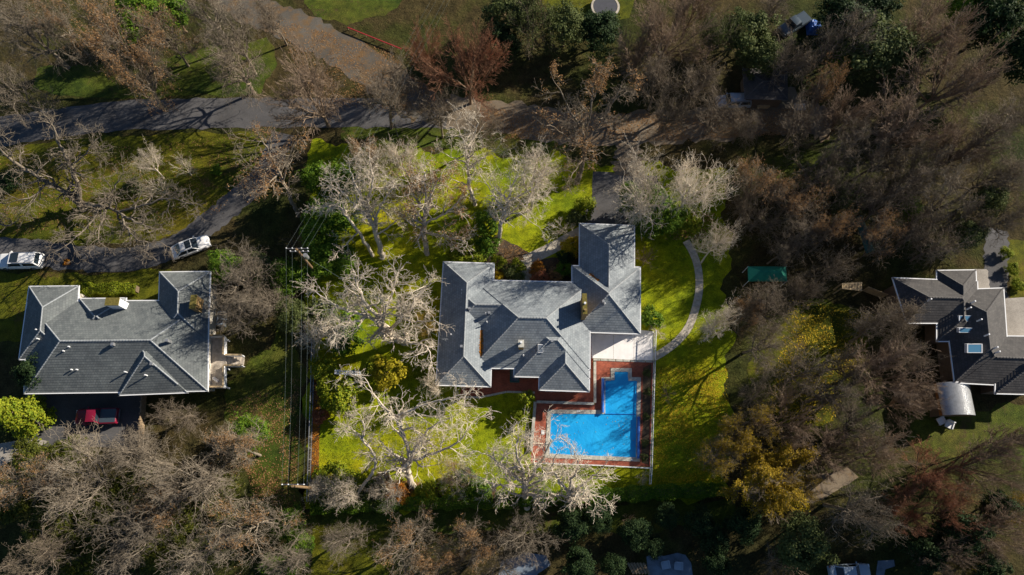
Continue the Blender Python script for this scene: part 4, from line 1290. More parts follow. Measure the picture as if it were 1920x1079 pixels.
def clump_cloud(seed, rx, rz, nclump, nleaf, leaf, cz, shell=.55, clump=.30, cone=False):
    """foliage as clumps spread through an uneven crown"""
    rng = np.random.RandomState(seed)
    pts = []; nrm = []
    for i in range(nclump):
        d = rng.normal(0, 1, 3); d /= np.linalg.norm(d)
        if d[2] < -.35: d[2] *= -.6
        rr = shell + (1 - shell) * rng.random_sample() ** .6
        rr *= 1 + .16 * math.sin(3 * math.atan2(d[1], d[0]) + seed) + rng.normal(0, .05)
        c = np.array([d[0] * rx * rr, d[1] * rx * rr, cz + d[2] * rz * rr])
        if cone:
            h = (rng.random_sample() ** 1.5); az = rng.uniform(0, 6.283); w = (1 - h) * rng.uniform(.55, 1.05) + .05
            c = np.array([math.cos(az) * rx * w, math.sin(az) * rx * w, cz - rz + 2 * rz * h]); d = np.array([math.cos(az), math.sin(az), .5])
        cr = rx * clump * rng.uniform(.6, 1.3)
        k = int(nleaf * rng.uniform(.6, 1.3))
        o = rng.normal(0, 1, (k, 3)); o /= np.linalg.norm(o, axis=1, keepdims=True)
        o *= (rng.random_sample((k, 1)) ** .45) * cr
        o[:, 2] *= .62
        pts.append(c + o); nrm.append(o / (cr + 1e-9) * .6 + d * .5 + np.array([0, 0, .5]))
    pts = np.concatenate(pts); nrm = np.concatenate(nrm)
    keep = pts[:, 2] > .06
    return leaf_quads(pts[keep], nrm[keep], leaf, rng)

def tips_leaves(tree, name, mat, frac, size, per=1, spread=.14, seed=1):
    rng = np.random.RandomState(seed)
    T = np.array([t[0] for t in tree.tips]); D = np.array([t[1] for t in tree.tips])
    # leaves hang on in patches, not everywhere
    keyv = np.sin(T[:, 0] * 1.1 + seed) + np.sin(T[:, 1] * 1.3 + 2 * seed) + np.sin(T[:, 2] * .9) + rng.normal(0, .5, len(T))
    thr = np.quantile(keyv, 1 - frac)
    sel = keyv > thr
    T = np.repeat(T[sel], per, axis=0); D = np.repeat(D[sel], per, axis=0)
    T = T + rng.normal(0, spread, T.shape)
    V, F = leaf_quads(T, D * .3 + np.array([0, 0, .7]), size, rng, .8, .7)
    return quad_mesh(name, V, F, mat)

# ---- prototypes: (radius, height) known, so copies can be scaled to the crown seen in the photo
PROTO = {}
def proto_bare(key, seed, style, bark, twigmat=None, leaf=None):
    if style == 'oak':
        T = Tree(seed, [7, 6, 4, 3, 2], [.62, .70, .72, .70, .66], [.10, .22, .28, .32, .34], [.02, .03, .03, .02, .0], [.9, .75, .8, .75, .7], 5, [.9, .7, .5, .36, .32, .28], .016)
        T.elev = .52; T.limblen = 5.0
        T.grow((0, 0, -.15), (T.r.gauss(0, .12), T.r.gauss(0, .12), 1), 4.6, .36, 0)
    elif style == 'maple':
        T = Tree(seed, [9, 7, 5, 4, 3], [.62, .60, .58, .55, .5], [.05, .07, .10, .13, .16], [.02, .035, .03, .02, .01], [.6, .48, .5, .5, .5], 5, [.9, .9, .7, .6, .5, .45], .016)
        T.elev = .95; T.limblen = 6.6
        T.grow((0, 0, -.15), (T.r.gauss(0, .05), T.r.gauss(0, .05), 1), 2.8, .30, 0)
    elif style == 'bare_shrub':
        T = Tree(seed, [9, 5, 4, 3], [.6, .6, .6], [.08, .15, .2, .2], [.02, .02, 0, 0], [.6, .6, .65], 3, [.3, .4, .3, .25], .010)
        T.elev = .75; T.limblen = 1.5
        T.grow((0, 0, -.05), (0, 0, 1), .5, .06, 0)
    xs = np.array([t[0] for t in T.tips]); rad = np.quantile(np.hypot(xs[:, 0], xs[:, 1]), .93); hgt = np.quantile(xs[:, 2], .98); mid = xs.mean(0)
    tm, cm_ = T.meshes(key, M[bark], M[twigmat] if twigmat else None)
    parts = [("trunk", tm), ("crown", cm_)]
    if leaf:
        parts.append(("leaves", tips_leaves(T, key + "_leaves", M[leaf[0]], leaf[1], leaf[2], leaf[3] if len(leaf) > 3 else 1, .16, seed)))
    PROTO[key] = (parts, rad, hgt, mid); BASE[key] = T
    return T.tri()

tri = 0
BASE = {}
for i in range(5): tri += proto_bare("oak%d" % i, 100 + i, 'oak', 'oak')
for i in range(3): tri += proto_bare("maple%d" % i, 300 + i, 'maple', 'maple')
for i in range(2): tri += proto_bare("bush%d" % i, 400 + i, 'bare_shrub', 'maple')
def variant(key, src, bark, twigmat=None, leaf=None, seed=1):
    """the same branches with another bark and, where the tree keeps some, leaves at the twig tips"""
    parts, rad, hgt, mid = PROTO[src]
    np_ = [("trunk", parts[0][1], bark), ("crown", parts[1][1], twigmat or bark)]
    if leaf:
        np_.append(("leaves", tips_leaves(BASE[src], key + "_leaves", M[leaf[0]], leaf[1], leaf[2], leaf[3], .16, seed)))
    PROTO[key] = (np_, rad, hgt, mid)
for i in range(5): variant("oakgrey%d" % i, "oak%d" % i, 'oak_dimmed')
for i in range(3): variant("oakgreyleaf%d" % i, "oak%d" % (i + 2), 'oak_dimmed', None, ('leaf_brown', .28, .085, 2), 150 + i)
for i in range(3): variant("oakleaf%d" % i, "oak%d" % (i + 2), 'oak', None, ('leaf_brown', .30, .085, 2), 140 + i)
for i in range(4): variant("oakbrown%d" % i, "oak%d" % i, 'oak_brown')
for i in range(3): variant("oakrust%d" % i, "oak%d" % (i + 1), 'oak_brown', None, ('leaf_brown', .40, .085, 2), 240 + i)
for i in range(2): variant("russet%d" % i, "maple%d" % (i + 1), 'maple', 'russet', ('leaf_rust', .25, .05, 1), 340 + i)
variant("bushpale", "bush0", 'oak')
variant("goldoak", "maple0", 'oak_brown', None, ('leaf_mustard', .50, .10, 3), 430)
variant("goldhaze", "oak4", 'oak_brown', None, ('leaf_mustard', .45, .085, 3), 431)
variant("ivyoak", "oak3", 'oak_brown', None, ('leaf_olive', .60, .13, 3), 450)

def proto_leafy(key, seed, rx, rz, cz, ncl, nl, leaf, mat, trunk_h, trunk_r, cone=False, shell=.55, clump=.30):
    V, F = clump_cloud(seed, rx, rz, ncl, nl, leaf, cz, shell, clump, cone)
    lm = quad_mesh(key + "_crown", V, F, M[mat])
    R = random.Random(seed)
    segs = []
    p = (0, 0, -.1); x = y = 0
    nseg = 6
    for i in range(nseg):
        q = (p[0] + R.gauss(0, .05 * rx), p[1] + R.gauss(0, .05 * rx), -.1 + (trunk_h * .82 + .1) * (i + 1) / nseg)
        segs.append((p, q, trunk_r * (1 - .8 * i / nseg), trunk_r * (1 - .8 * (i + 1) / nseg)))
        for _ in range(3):
            az = R.uniform(0, 6.28); l = rx * R.uniform(.25, .5)
            segs.append((q, (q[0] + math.cos(az) * l, q[1] + math.sin(az) * l, q[2] + l * R.uniform(.2, .8)), trunk_r * .3, trunk_r * .1))
        p = q
    tm = tubes_mesh(key + "_trunk", [(6, segs)], M['stem'], True)
    PROTO[key] = ([("trunk", tm), ("crown", lm)], rx, cz + rz, np.array([0, 0, cz]))
    return len(F) * 2

for i in range(3): tri += proto_leafy("ever%d" % i, 500 + i, 3.0, 3.4, 4.6, 110, 90, .13, 'leaf_green', 6.0, .22)
for i in range(2): tri += proto_leafy("dark%d" % i, 520 + i, 3.0, 3.8, 4.8, 110, 90, .14, 'leaf_dark', 6.4, .24)
for i in range(2): tri += proto_leafy("olive%d" % i, 530 + i, 3.0, 3.0, 4.2, 100, 80, .13, 'leaf_olive', 5.4, .22)
tri += proto_leafy("cypress", 540, 2.2, 4.5, 4.6, 150, 70, .12, 'leaf_lime', 8.0, .2, True)
for i in range(3): tri += proto_leafy("shrub%d" % i, 560 + i, 1.0, .75, .8, 60, 60, .065, 'leaf_green', 1.0, .05)
tri += proto_leafy("twiggy", 575, 1.0, 1.1, 1.2, 30, 40, .08, 'leaf_lime', 1.6, .06, False, .3, .26)

KEYS = {}
def place(key, name, base, rz, sxy, sz, label, cat, group=None, mats=None, tilt=(0, 0)):
    parts = PROTO[key][0]
    r = empty(name, base, 0)
    KEYS[r.name] = key
    r.rotation_euler = (tilt[0], tilt[1], rz)
    r.scale = (sxy, sxy, sz)
    tag(r, label, cat, group)
    for part in parts:
        nm, me = part[0], part[1]
        o = link(nm, me, r)
        mm = mats[nm] if mats and nm in mats else part[2] if len(part) > 2 else None
        if mm:
            o.material_slots[0].link = 'OBJECT'
            o.material_slots[0].material = M[mm]
    return r

tr_rng = random.Random(99)
def crown_at(key, name, cx, cy, rpx, h, label, cat="tree", group=None, mats=None):
    """put a tree so that its crown shows round the pixel (cx, cy) with radius rpx"""
    parts, rad, hgt, mid = PROTO[key]
    sz = h / hgt
    zc = mid[2] * sz
    depth = (HCAM - zc) / (CT - (539.5 - cy) / FPX * ST)
    rm = rpx * depth / FPX
    s = rm / rad
    s = max(s, .25)
    rz = tr_rng.uniform(0, 6.283)
    b = P(cx, cy, zc)
    # the crown's own centre may sit off the trunk
    mx = (mid[0] * math.cos(rz) - mid[1] * math.sin(rz)) * s; my = (mid[0] * math.sin(rz) + mid[1] * math.cos(rz)) * s
    return place(key, name, (b.x - mx, b.y - my, 0), rz, s, sz, label, cat, group, mats)

# ---- hero oaks whose trunks can be traced in the photo: limbs through photo pixels at growing heights
def hero(name, seed, limbs, label, bark='oak', leaf=None, group=None, sublen=2.6, cat="tree", kids1=7):
    """limbs: list of (polyline [(px,py,z)...], r0, r1); the first starts at the base"""
    b = P(*limbs[0][0][0])
    base = Vector((b.x, b.y, 0))
    T = Tree(seed, [6, 6, 4, 3, 2], [.62, .66, .72, .70, .66], [.10, .22, .28, .32, .34], [.02, .03, .03, .02, .0], [.9, .8, .8, .75, .7], 5, [.9, .7, .5, .36, .32, .28], .016)
    T.elev = .5; T.limblen = 4
    for poly, r0, r1 in limbs:
        line = smooth_line([P(*q) - base for q in poly], 4)
        n_ = len(line) - 1
        gn = [line[0]] + [q + Vector((T.r.gauss(0, .07), T.r.gauss(0, .07), T.r.gauss(0, .05))) for q in line[1:]]
        if gn[0].z < .3: gn[0] = Vector((gn[0].x, gn[0].y, -.15))
        pts = [tuple(q) for q in gn]; dirs = [tuple((gn[min(i + 1, n_)] - gn[max(i - 1, 0)]).normalized()) for i in range(n_ + 1)]
        for i in range(n_):
            ra = r0 + (r1 - r0) * i / n_; rb = r0 + (r1 - r0) * (i + 1) / n_
            T.rec(0, pts[i], pts[i + 1], ra, rb)
        L = sum((gn[i + 1] - gn[i]).length for i in range(n_))
        # branches along the limb
        low = .45 if poly[0][2] < 1 else .12
        T.kids[1] = max(3, int(L * (1 - low) * 1.0 + 1))
        T.ratio[1] = min(.9, sublen / L)
        T.spawn(pts, dirs, L, r0, r1, 1, low)
    tm, cm_ = T.meshes(name, M[bark])
    r = empty(name, base); tag(r, label, cat, group)
    link("trunk", tm, r); link("crown", cm_, r)
    if leaf: link("leaves", tips_leaves(T, name + "_leaves", M[leaf[0]], leaf[1], leaf[2], leaf[3], .16, seed), r)
    return T.tri()

# ------------------------------------------------------------------ trees of the lot
ht = 0
ht += hero("oak_tree", 11, [
    ([(776, 913, 0), (766, 893, 1.3), (764, 878, 2.2), (768, 864, 3.2)], .38, .30),
    ([(768, 864, 3.2), (764, 840, 4.6), (756, 815, 6.0), (748, 795, 7.2), (741, 780, 8.2)], .24, .15),
    ([(741, 780, 8.2), (722, 766, 8.8), (700, 735, 9.8), (684, 712, 10.6)], .13, .05),
    ([(741, 780, 8.2), (765, 772, 8.8), (800, 758, 9.6), (838, 748, 10.2), (862, 742, 10.6)], .13, .05),
    ([(768, 864, 3.2), (790, 858, 4.4), (825, 845, 5.6), (860, 828, 6.6), (880, 800, 7.4)], .20, .06),
    ([(768, 864, 3.2), (785, 830, 5.0), (810, 800, 6.6), (840, 785, 7.8)], .20, .06),
    ([(768, 866, 3.1), (745, 855, 4.4), (728, 842, 5.6), (712, 828, 6.4)], .17, .05)],
    "broad pale bare oak with a crooked trunk standing alone on the bright back lawn", kids1=6)
ht += hero("oak_tree", 12, [
    ([(668, 938, 0), (678, 915, 2.0), (693, 893, 4.0), (703, 876, 5.2), (702, 858, 6.2), (694, 844, 7.0), (680, 826, 8.2)], .20, .10),
    ([(680, 826, 8.2), (668, 812, 9.0), (652, 800, 9.8)], .10, .04),
    ([(680, 826, 8.2), (684, 806, 9.2), (678, 788, 10.0)], .10, .04)],
    "slender pale bare oak with an S-curved stem in the lawn corner", sublen=2.0)
ht += hero("oak_tree", 13, [
    ([(758, 642, 0), (744, 634, 1.6), (728, 620, 3.2), (714, 604, 4.6)], .52, .36),
    ([(714, 604, 4.6), (700, 584, 6.4), (684, 568, 7.8), (674, 545, 9.2), (668, 528, 10.4)], .26, .07),
    ([(714, 604, 4.6), (688, 592, 6.2), (658, 584, 7.4), (632, 574, 8.6), (608, 560, 9.4)], .24, .06),
    ([(728, 620, 3.2), (750, 600, 5.2), (772, 578, 7.0), (786, 552, 8.6), (796, 535, 9.8)], .24, .06),
    ([(742, 632, 1.8), (764, 642, 3.2), (786, 644, 4.6), (800, 652, 5.6), (808, 668, 6.2)], .22, .06),
    ([(714, 604, 4.6), (724, 575, 7.0), (736, 548, 9.0), (742, 525, 10.6)], .22, .06),
    ([(690, 592, 6.0), (668, 604, 6.8), (645, 612, 7.4), (622, 616, 8.0)], .16, .05),
    ([(758, 600, 5.0), (778, 605, 6.2), (798, 602, 7.2)], .14, .05)],
    "massive pale bare oak with a leaning trunk close to the shaded west roof", sublen=2.9)
ht += hero("oak_tree", 14, [
    ([(717, 484, 0), (712, 462, 1.9), (704, 436, 4.2), (695, 412, 6.0), (687, 394, 7.2)], .36, .22),
    ([(687, 394, 7.2), (676, 366, 9.2), (664, 340, 11.0), (655, 315, 12.6)], .18, .05),
    ([(687, 394, 7.2), (694, 362, 9.4), (700, 336, 11.2), (696, 312, 12.8)], .17, .05),
    ([(703, 430, 4.6), (708, 400, 7.0), (722, 372, 9.0), (740, 350, 10.6)], .17, .05),
    ([(693, 408, 6.2), (672, 392, 7.8), (652, 372, 9.4), (632, 348, 10.8)], .17, .05),
    ([(706, 440, 4.0), (730, 425, 5.4), (748, 410, 6.4)], .11, .04)],
    "tall pale bare oak with an upright forked trunk beside the striped lawn shadows")
ht += hero("oak_tree", 15, [
    ([(699, 480, 0), (685, 454, 2.2), (664, 424, 4.6), (648, 400, 6.4), (628, 386, 7.4), (608, 388, 7.8)], .24, .08),
    ([(648, 400, 6.4), (640, 375, 8.2), (626, 352, 9.8)], .10, .04),
    ([(672, 436, 3.8), (660, 448, 4.6), (645, 462, 5.0)], .10, .04)],
    "slim pale oak leaning away from its taller twin oak over the evergreen shrubs", sublen=2.0)
ht += hero("oak_tree", 16, [
    ([(801, 477, 0), (797, 452, 1.9), (795, 430, 3.6), (797, 408, 5.2)], .34, .26),
    ([(797, 408, 5.2), (803, 376, 7.6), (814, 352, 9.4), (828, 328, 11.0)], .18, .05),
    ([(797, 408, 5.2), (786, 382, 7.2), (772, 358, 9.0), (764, 335, 10.6)], .18, .05),
    ([(797, 408, 5.2), (800, 370, 8.0), (796, 340, 10.2), (800, 318, 11.6)], .16, .05),
    ([(796, 420, 4.4), (822, 408, 5.8), (846, 392, 7.2), (864, 372, 8.4)], .16, .05),
    ([(796, 428, 3.8), (770, 420, 5.2), (752, 400, 6.6)], .14, .05),
    ([(796, 436, 3.2), (820, 440, 4.2), (848, 446, 4.8), (872, 452, 5.2)], .14, .05)],
    "round-crowned bare oak with clinging tan leaves near the corner of the grey roof", leaf=('leaf_brown', .45, .085, 2))
ht += hero("oak_tree", 17, [
    ([(934, 458, 0), (938, 432, 2.4), (942, 408, 4.6), (950, 380, 6.8)], .30, .18),
    ([(950, 380, 6.8), (960, 352, 9.0), (972, 326, 11.0)], .15, .05),
    ([(946, 394, 5.8), (930, 372, 7.4), (916, 350, 9.0)], .14, .05),
    ([(950, 380, 6.8), (980, 365, 8.0), (1005, 350, 9.2)], .14, .05),
    ([(944, 400, 5.2), (975, 402, 6.0), (1000, 420, 6.4)], .11, .04)],
    "grey bare oak rising from the dark front shrub bed beside the walkway lawn")
ht += hero("oak_tree", 18, [
    ([(891, 385, 0), (884, 362, 1.9), (878, 332, 4.4), (877, 300, 7.0)], .27, .17),
    ([(877, 300, 7.0), (870, 268, 9.4), (858, 238, 11.6)], .14, .05),
    ([(877, 300, 7.0), (886, 262, 9.6), (896, 232, 11.8)], .13, .05),
    ([(878, 318, 5.6), (900, 300, 7.2), (922, 285, 8.6)], .11, .04),
    ([(878, 310, 6.2), (858, 300, 7.2), (838, 292, 8.0)], .10, .04)],
    "tall thin-stemmed bare oak at the front boundary verge", bark='oak')
ht += hero("oak_tree", 19, [
    ([(1082, 343, 0), (1089, 318, 2.2), (1092, 296, 4.0), (1098, 262, 6.6)], .36, .26),
    ([(1098, 262, 6.6), (1080, 228, 9.2), (1062, 195, 11.6), (1045, 160, 13.8)], .18, .05),
    ([(1098, 262, 6.6), (1105, 222, 9.6), (1110, 180, 12.6), (1115, 140, 15.0)], .18, .05),
    ([(1098, 262, 6.6), (1128, 225, 9.2), (1150, 190, 11.6), (1165, 160, 13.4)], .18, .05),
    ([(1095, 280, 5.2), (1062, 258, 6.8), (1030, 235, 8.2)], .14, .05),
    ([(1092, 300, 3.8), (1078, 318, 4.6), (1066, 340, 5.0)], .09, .04)],
    "big dark-trunked oak with tan leaf tufts on the verge above the garage drive", bark='oak_brown', leaf=('leaf_brown', .28, .085, 2))
ht += hero("oak_tree", 20, [
    ([(158, 392, 0), (150, 378, 1.2)], .50, .44),
    ([(150, 378, 1.2), (112, 354, 3.6), (68, 330, 6.2), (26, 302, 9.0), (-6, 274, 11.6)], .36, .10),
    ([(150, 378, 1.2), (146, 350, 3.4), (132, 312, 6.4), (114, 276, 9.4), (100, 238, 12.2)], .33, .09),
    ([(152, 382, 1.0), (187, 386, 2.6), (225, 400, 4.0), (255, 416, 5.0), (290, 430, 5.4)], .28, .06),
    ([(190, 388, 2.8), (176, 410, 4.2), (150, 438, 5.2), (122, 462, 5.8)], .16, .05),
    ([(200, 390, 3.2), (188, 425, 4.6), (185, 455, 5.2)], .14, .05),
    ([(228, 401, 4.0), (238, 430, 5.0), (262, 452, 5.4), (300, 456, 5.6)], .15, .05),
    ([(205, 392, 3.4), (212, 360, 5.0), (225, 335, 6.4)], .15, .05),
    ([(222, 398, 4.0), (270, 385, 5.2), (320, 372, 6.0), (358, 385, 6.2)], .15, .05),
    ([(90, 342, 5.0), (62, 368, 5.8), (30, 378, 6.2)], .14, .05),
    ([(132, 312, 6.4), (160, 290, 7.8), (178, 262, 9.2)], .13, .05)],
    "huge sprawling pale oak with several leaning trunks on the verge above the lane", sublen=2.6, bark='oak_dimmed')  # bark painted dimmer than this oak's own pale colour
ht += hero("oak_tree", 21, [
    ([(-18, 430, 0), (-4, 418, 1.0), (-10, 385, 3.4), (-30, 340, 7.0)], .30, .16),
    ([(-4, 418, 1.0), (14, 424, 2.0), (30, 415, 3.2)], .14, .05)],
    "pale oak stem at the lane edge beside the huge sprawling oak", bark='oak_dimmed')
ht += hero("oak_tree", 22, [
    ([(560, 405, 0), (552, 385, 1.8), (540, 360, 4.0), (522, 325, 6.4), (508, 295, 8.4)], .30, .14),
    ([(508, 295, 8.4), (496, 270, 10.2), (478, 262, 11.0)], .13, .04),
    ([(515, 310, 7.4), (492, 318, 8.2), (470, 310, 9.0)], .12, .04),
    ([(530, 340, 5.4), (540, 305, 7.8), (548, 275, 9.8)], .13, .04),
    ([(522, 325, 6.4), (502, 345, 7.0), (480, 356, 7.6)], .12, .04)],
    "bare oak with brown leaf tufts just outside the lot beside the wooden pole", leaf=('leaf_brown', .40, .085, 2), bark='oak_dimmed')
print("hero tris", ht, "proto tris", tri)

ht += hero("oak_tree", 23, [
    ([(988, 952, 0), (984, 930, 1.8), (986, 912, 3.2)], .40, .32),
    ([(986, 912, 3.2), (965, 892, 4.8), (940, 872, 6.2), (915, 852, 7.6)], .22, .06),
    ([(986, 912, 3.2), (978, 880, 5.6), (968, 848, 7.8), (972, 816, 9.8)], .22, .06),
    ([(986, 912, 3.2), (1004, 880, 5.6), (1022, 852, 7.6), (1034, 826, 9.2)], .21, .06),
    ([(986, 914, 3.1), (960, 912, 4.2), (930, 908, 5.2), (905, 898, 6.0)], .18, .05),
    ([(986, 912, 3.2), (1010, 902, 4.6), (1030, 888, 5.8)], .15, .05)],
    "pale gnarled bare oak reaching over the corner of the brick pool deck", sublen=2.6)
ht += hero("oak_tree", 24, [
    ([(1072, 962, 0), (1068, 942, 1.7), (1066, 925, 3.0)], .34, .26),
    ([(1066, 925, 3.0), (1050, 902, 4.8), (1034, 878, 6.6), (1040, 858, 8.0)], .18, .05),
    ([(1066, 925, 3.0), (1074, 898, 5.0), (1084, 872, 7.0), (1078, 850, 8.6)], .18, .05),
    ([(1066, 925, 3.0), (1092, 910, 4.4), (1112, 892, 5.8), (1126, 882, 6.8)], .17, .05),
    ([(1067, 930, 2.6), (1094, 932, 3.8), (1118, 930, 4.8)], .14, .05),
    ([(1067, 930, 2.6), (1042, 928, 3.8), (1020, 922, 4.8)], .14, .05)],
    "pale gnarled bare oak below the long side of the pool", sublen=2.3)
for k, cx, cy, r, h in (("oak1", 1203, 358, 74, 14), ("oak3", 1305, 345, 70, 15.5)):
    crown_at(k, "oak_tree", cx, cy, r, h, "pale bare oak overhanging the dark garage drive", group="pale oaks above the garage drive")
crown_at("oak0", "oak_tree", 1000, 330, 56, 13, "pale bare oak on the front lawn between the verge and the grey oak")
crown_at("oak2", "oak_tree", 752, 300, 45, 11, "pale bare oak on the front boundary behind the two tall lawn oaks", group="front boundary oaks")
crown_at("oakleaf0", "oak_tree", 690, 295, 42, 10, "pale bare oak on the front boundary behind the two tall lawn oaks", group="front boundary oaks")
crown_at("oak1", "oak_tree", 1346, 602, 42, 10, "small silvery bare oak by the curved garden path, in the sun", )
crown_at("oak3", "oak_tree", 1344, 450, 38, 11, "small silvery bare oak by the curved garden path, in the shade")
crown_at("oak1", "oak_tree", 604, 625, 48, 7, "low silvery bare oak reaching over the thin boundary fence")
crown_at("oak3", "oak_tree", 640, 925, 42, 7, "low tangled bare oak over the thicket in the lot corner")
crown_at("oakleaf1", "oak_tree", 856, 892, 40, 5, "low bare oak with tan leaves in the thicket beyond the back lawn")
crown_at("oak4", "oak_tree", 720, 918, 40, 4.5, "low pale bare oak spreading over the orange shrub of the thicket bed")
crown_at("oak0", "oak_tree", 602, 918, 30, 4.5, "low pale bare oak in the thicket next to the end of the boundary fence")
crown_at("oak2", "oak_tree", 812, 722, 30, 5, "small bare tree against the low corner of the west roof")
crown_at("goldhaze", "autumn_tree", 1352, 850, 45, 9, "golden autumn tree at the lot edge beside the long side lawn")
crown_at("goldhaze", "autumn_tree", 800, 610, 26, 5, "small yellow-leaved tree against the shaded west roof")

# ------------------------------------------------------------------ shrubs of the lot
def shrub(cx, cy, rpx, h, label, leaf='leaf_green', key=None, name="shrub", group=None):
    key = key or tr_rng.choice(["shrub0", "shrub1", "shrub2"])
    return crown_at(key, name, cx, cy, rpx, h, label, "shrub", group, {"crown": leaf})
def ever(cx, cy, rpx, h, label, leaf='leaf_green', key=None, group=None, cat="tree"):
    key = key or tr_rng.choice(["ever0", "ever1", "ever2"])
    return crown_at(key, "evergreen_tree", cx, cy, rpx, h, label, cat, group, {"crown": leaf})
for cx, cy, r, h in ((612, 420, 46, 6), (605, 480, 40, 5), (640, 490, 30, 4), (600, 340, 32, 6), (640, 345, 34, 5)):
    ever(cx, cy, r, h, "bright green evergreen among the boundary oaks near the wooden pole", group="evergreens near the wooden pole")
shrub(640, 748, 32, 3.2, "large rounded green shrub at the edge of the back lawn", 'leaf_lime')
shrub(726, 700, 30, 2.6, "golden yellow shrub beside the white arbor beam", 'leaf_gold')
shrub(700, 688, 18, 2.2, "lime shrub between the yellow shrub and the massive oak", 'leaf_lime')
shrub(606, 690, 24, 2.4, "lime shrub against the thin metal fence, above the arbor shadow", 'leaf_lime')
shrub(612, 722, 20, 2.2, "lime shrub against the thin metal fence, below the arbor shadow", 'leaf_lime')
shrub(786, 697, 13, 1.6, "small bright green shrub near the low corner of the west roof", 'leaf_lime')
shrub(600, 782, 14, 1.6, "red-leaved shrub in the orange leaf bed by the fence", 'leaf_rust')
shrub(640, 610, 34, 3.2, "green understorey shrub below the massive leaning oak", 'leaf_green')
shrub(650, 645, 26, 2.8, "second green understorey shrub below the massive leaning oak, nearer the lawn", 'leaf_green')
shrub(605, 590, 30, 3.0, "grey-green shrub at the fence below the massive leaning oak", 'leaf_olive')
shrub(882, 478, 26, 2.2, "dome of bright green foliage against the corner of the grey roof", 'leaf_lime')
shrub(852, 484, 18, 1.8, "smaller bright green dome beside the grey roof corner", 'leaf_lime')
shrub(912, 418, 24, 2.6, "green shrub below the thin-stemmed oak in the front garden", 'leaf_green')
shrub(915, 462, 22, 2.2, "dark green shrub at the foot of the grey bare oak", 'leaf_green')
shrub(933, 492, 14, 1.6, "orange-flecked shrub beside the corner of the north roof", 'leaf_lime')
shrub(936, 518, 9, 1.0, "small golden dome shrub against the white gutter", 'leaf_yellow')
shrub(970, 500, 14, 1.4, "lime shrub at the bend of the front walkway", 'leaf_lime')
shrub(972, 518, 12, 1.2, "pale lime shrub by the front walkway, against the house", 'leaf_olive')
shrub(955, 508, 14, 1.3, "olive shrub between the golden dome and the front walkway", 'leaf_olive')
shrub(1007, 503, 14, 1.3, "orange dome shrub beside the front walkway, farther from the house", 'leaf_orange')
shrub(1012, 520, 16, 1.3, "orange-brown dome shrub beside the front walkway, against the house", 'leaf_rust')
shrub(1042, 516, 14, 1.3, "tan dome shrub in the front bed between orange and green shrubs", 'leaf_brown')
shrub(1058, 505, 16, 1.8, "green shrub in the front bed beside the house corner", 'leaf_green')
shrub(1072, 462, 18, 2.0, "yellow-orange autumn shrub against the garage wall", 'leaf_yellow')
shrub(1060, 484, 15, 1.6, "dark shrub in the shade of the garage wall", 'leaf_dark')
crown_at("bushpale", "bare_shrub", 1054, 428, 24, 2.2, "leafless tan shrub beside the walkway near the garage", "shrub")
crown_at("bush0", "bare_shrub", 948, 468, 20, 1.8, "leafless brown shrub at the foot of the grey bare oak", "shrub")
shrub(1096, 390, 20, 2.4, "green shrub beside the garage drive, on the lawn side", 'leaf_lime')
shrub(1082, 408, 18, 1.8, "olive shrub beside the garage drive, near the leafless tan shrub", 'leaf_olive')
for cx, cy, r, h in ((1225, 392, 40, 5), (1185, 372, 26, 5), (1255, 408, 30, 4), (1210, 425, 24, 3.4)):
    ever(cx, cy, r, h, "dark green evergreen shrub tree behind the garage", 'leaf_green', group="evergreens behind the garage")
shrub(1290, 415, 26, 2.4, "yellow-green shrub between the garage evergreens and the curved path", 'leaf_lime')
crown_at("bush1", "bare_shrub", 1212, 482, 24, 2.4, "grey leafless shrub in the shade of the garage wall", "shrub")
shrub(1220, 596, 20, 2.0, "dark green shrub on the side lawn against the east wing", 'leaf_green')
crown_at("bushpale", "bare_shrub", 1234, 620, 20, 1.6, "tan leafless shrub at the corner of the white patio", "shrub")
crown_at("twiggy", "shrub", 988, 748, 17, 2.8, "small yellow-green garden tree at the edge of the lawn and terrace", "shrub")
shrub(975, 782, 16, 1.5, "round green shrub beside the low stone wall of the pool deck", 'leaf_lime')
for cx, cy in ((1213, 700), (1214, 735), (1211, 782), (1209, 830), (1207, 858)):
    shrub(cx, cy, 7, .9, "small olive plant in the narrow bed between pool deck and white fence", 'leaf_olive', group="plants in the pool deck bed")
crown_at("bushpale", "bare_shrub", 1206, 898, 16, 1.3, "pale leafless shrub behind the corner of the white pool fence", "shrub")
crown_at("bush0", "bare_shrub", 1252, 738, 18, 1.8, "greyish leafless shrub on the side lawn beyond the pool fence", "shrub")
for i, (cx, cy, r, h, lf) in enumerate(((620, 895, 28, 2, 'leaf_lime'), (655, 905, 24, 1.8, 'leaf_lime'), (610, 935, 26, 2, 'leaf_green'), (700, 925, 26, 1.8, 'leaf_olive'), (745, 928, 22, 1.6, 'leaf_orange'), (800, 925, 22, 1.6, 'leaf_lime'), (845, 915, 22, 1.6, 'leaf_lime'), (880, 905, 24, 1.8, 'leaf_green'), (900, 925, 22, 1.6, 'leaf_green'), (720, 905, 18, 1.4, 'leaf_brown'), (790, 935, 16, 1.2, 'leaf_yellow'))):
    lab = {'leaf_lime': "lime shrub in the thicket bed beyond the back lawn", 'leaf_green': "green shrub in the thicket bed beyond the back lawn", 'leaf_olive': "olive shrub in the thicket bed beyond the back lawn", 'leaf_orange': "orange shrub in the thicket bed beyond the back lawn", 'leaf_brown': "brown-leaved shrub in the thicket bed beyond the back lawn", 'leaf_yellow': "yellow shrub in the thicket bed beyond the back lawn"}[lf]
    shrub(cx, cy, r, h, lab, lf, group=lab.split()[0] + " shrubs of the thicket bed" if lf in ('leaf_lime', 'leaf_green') else None)

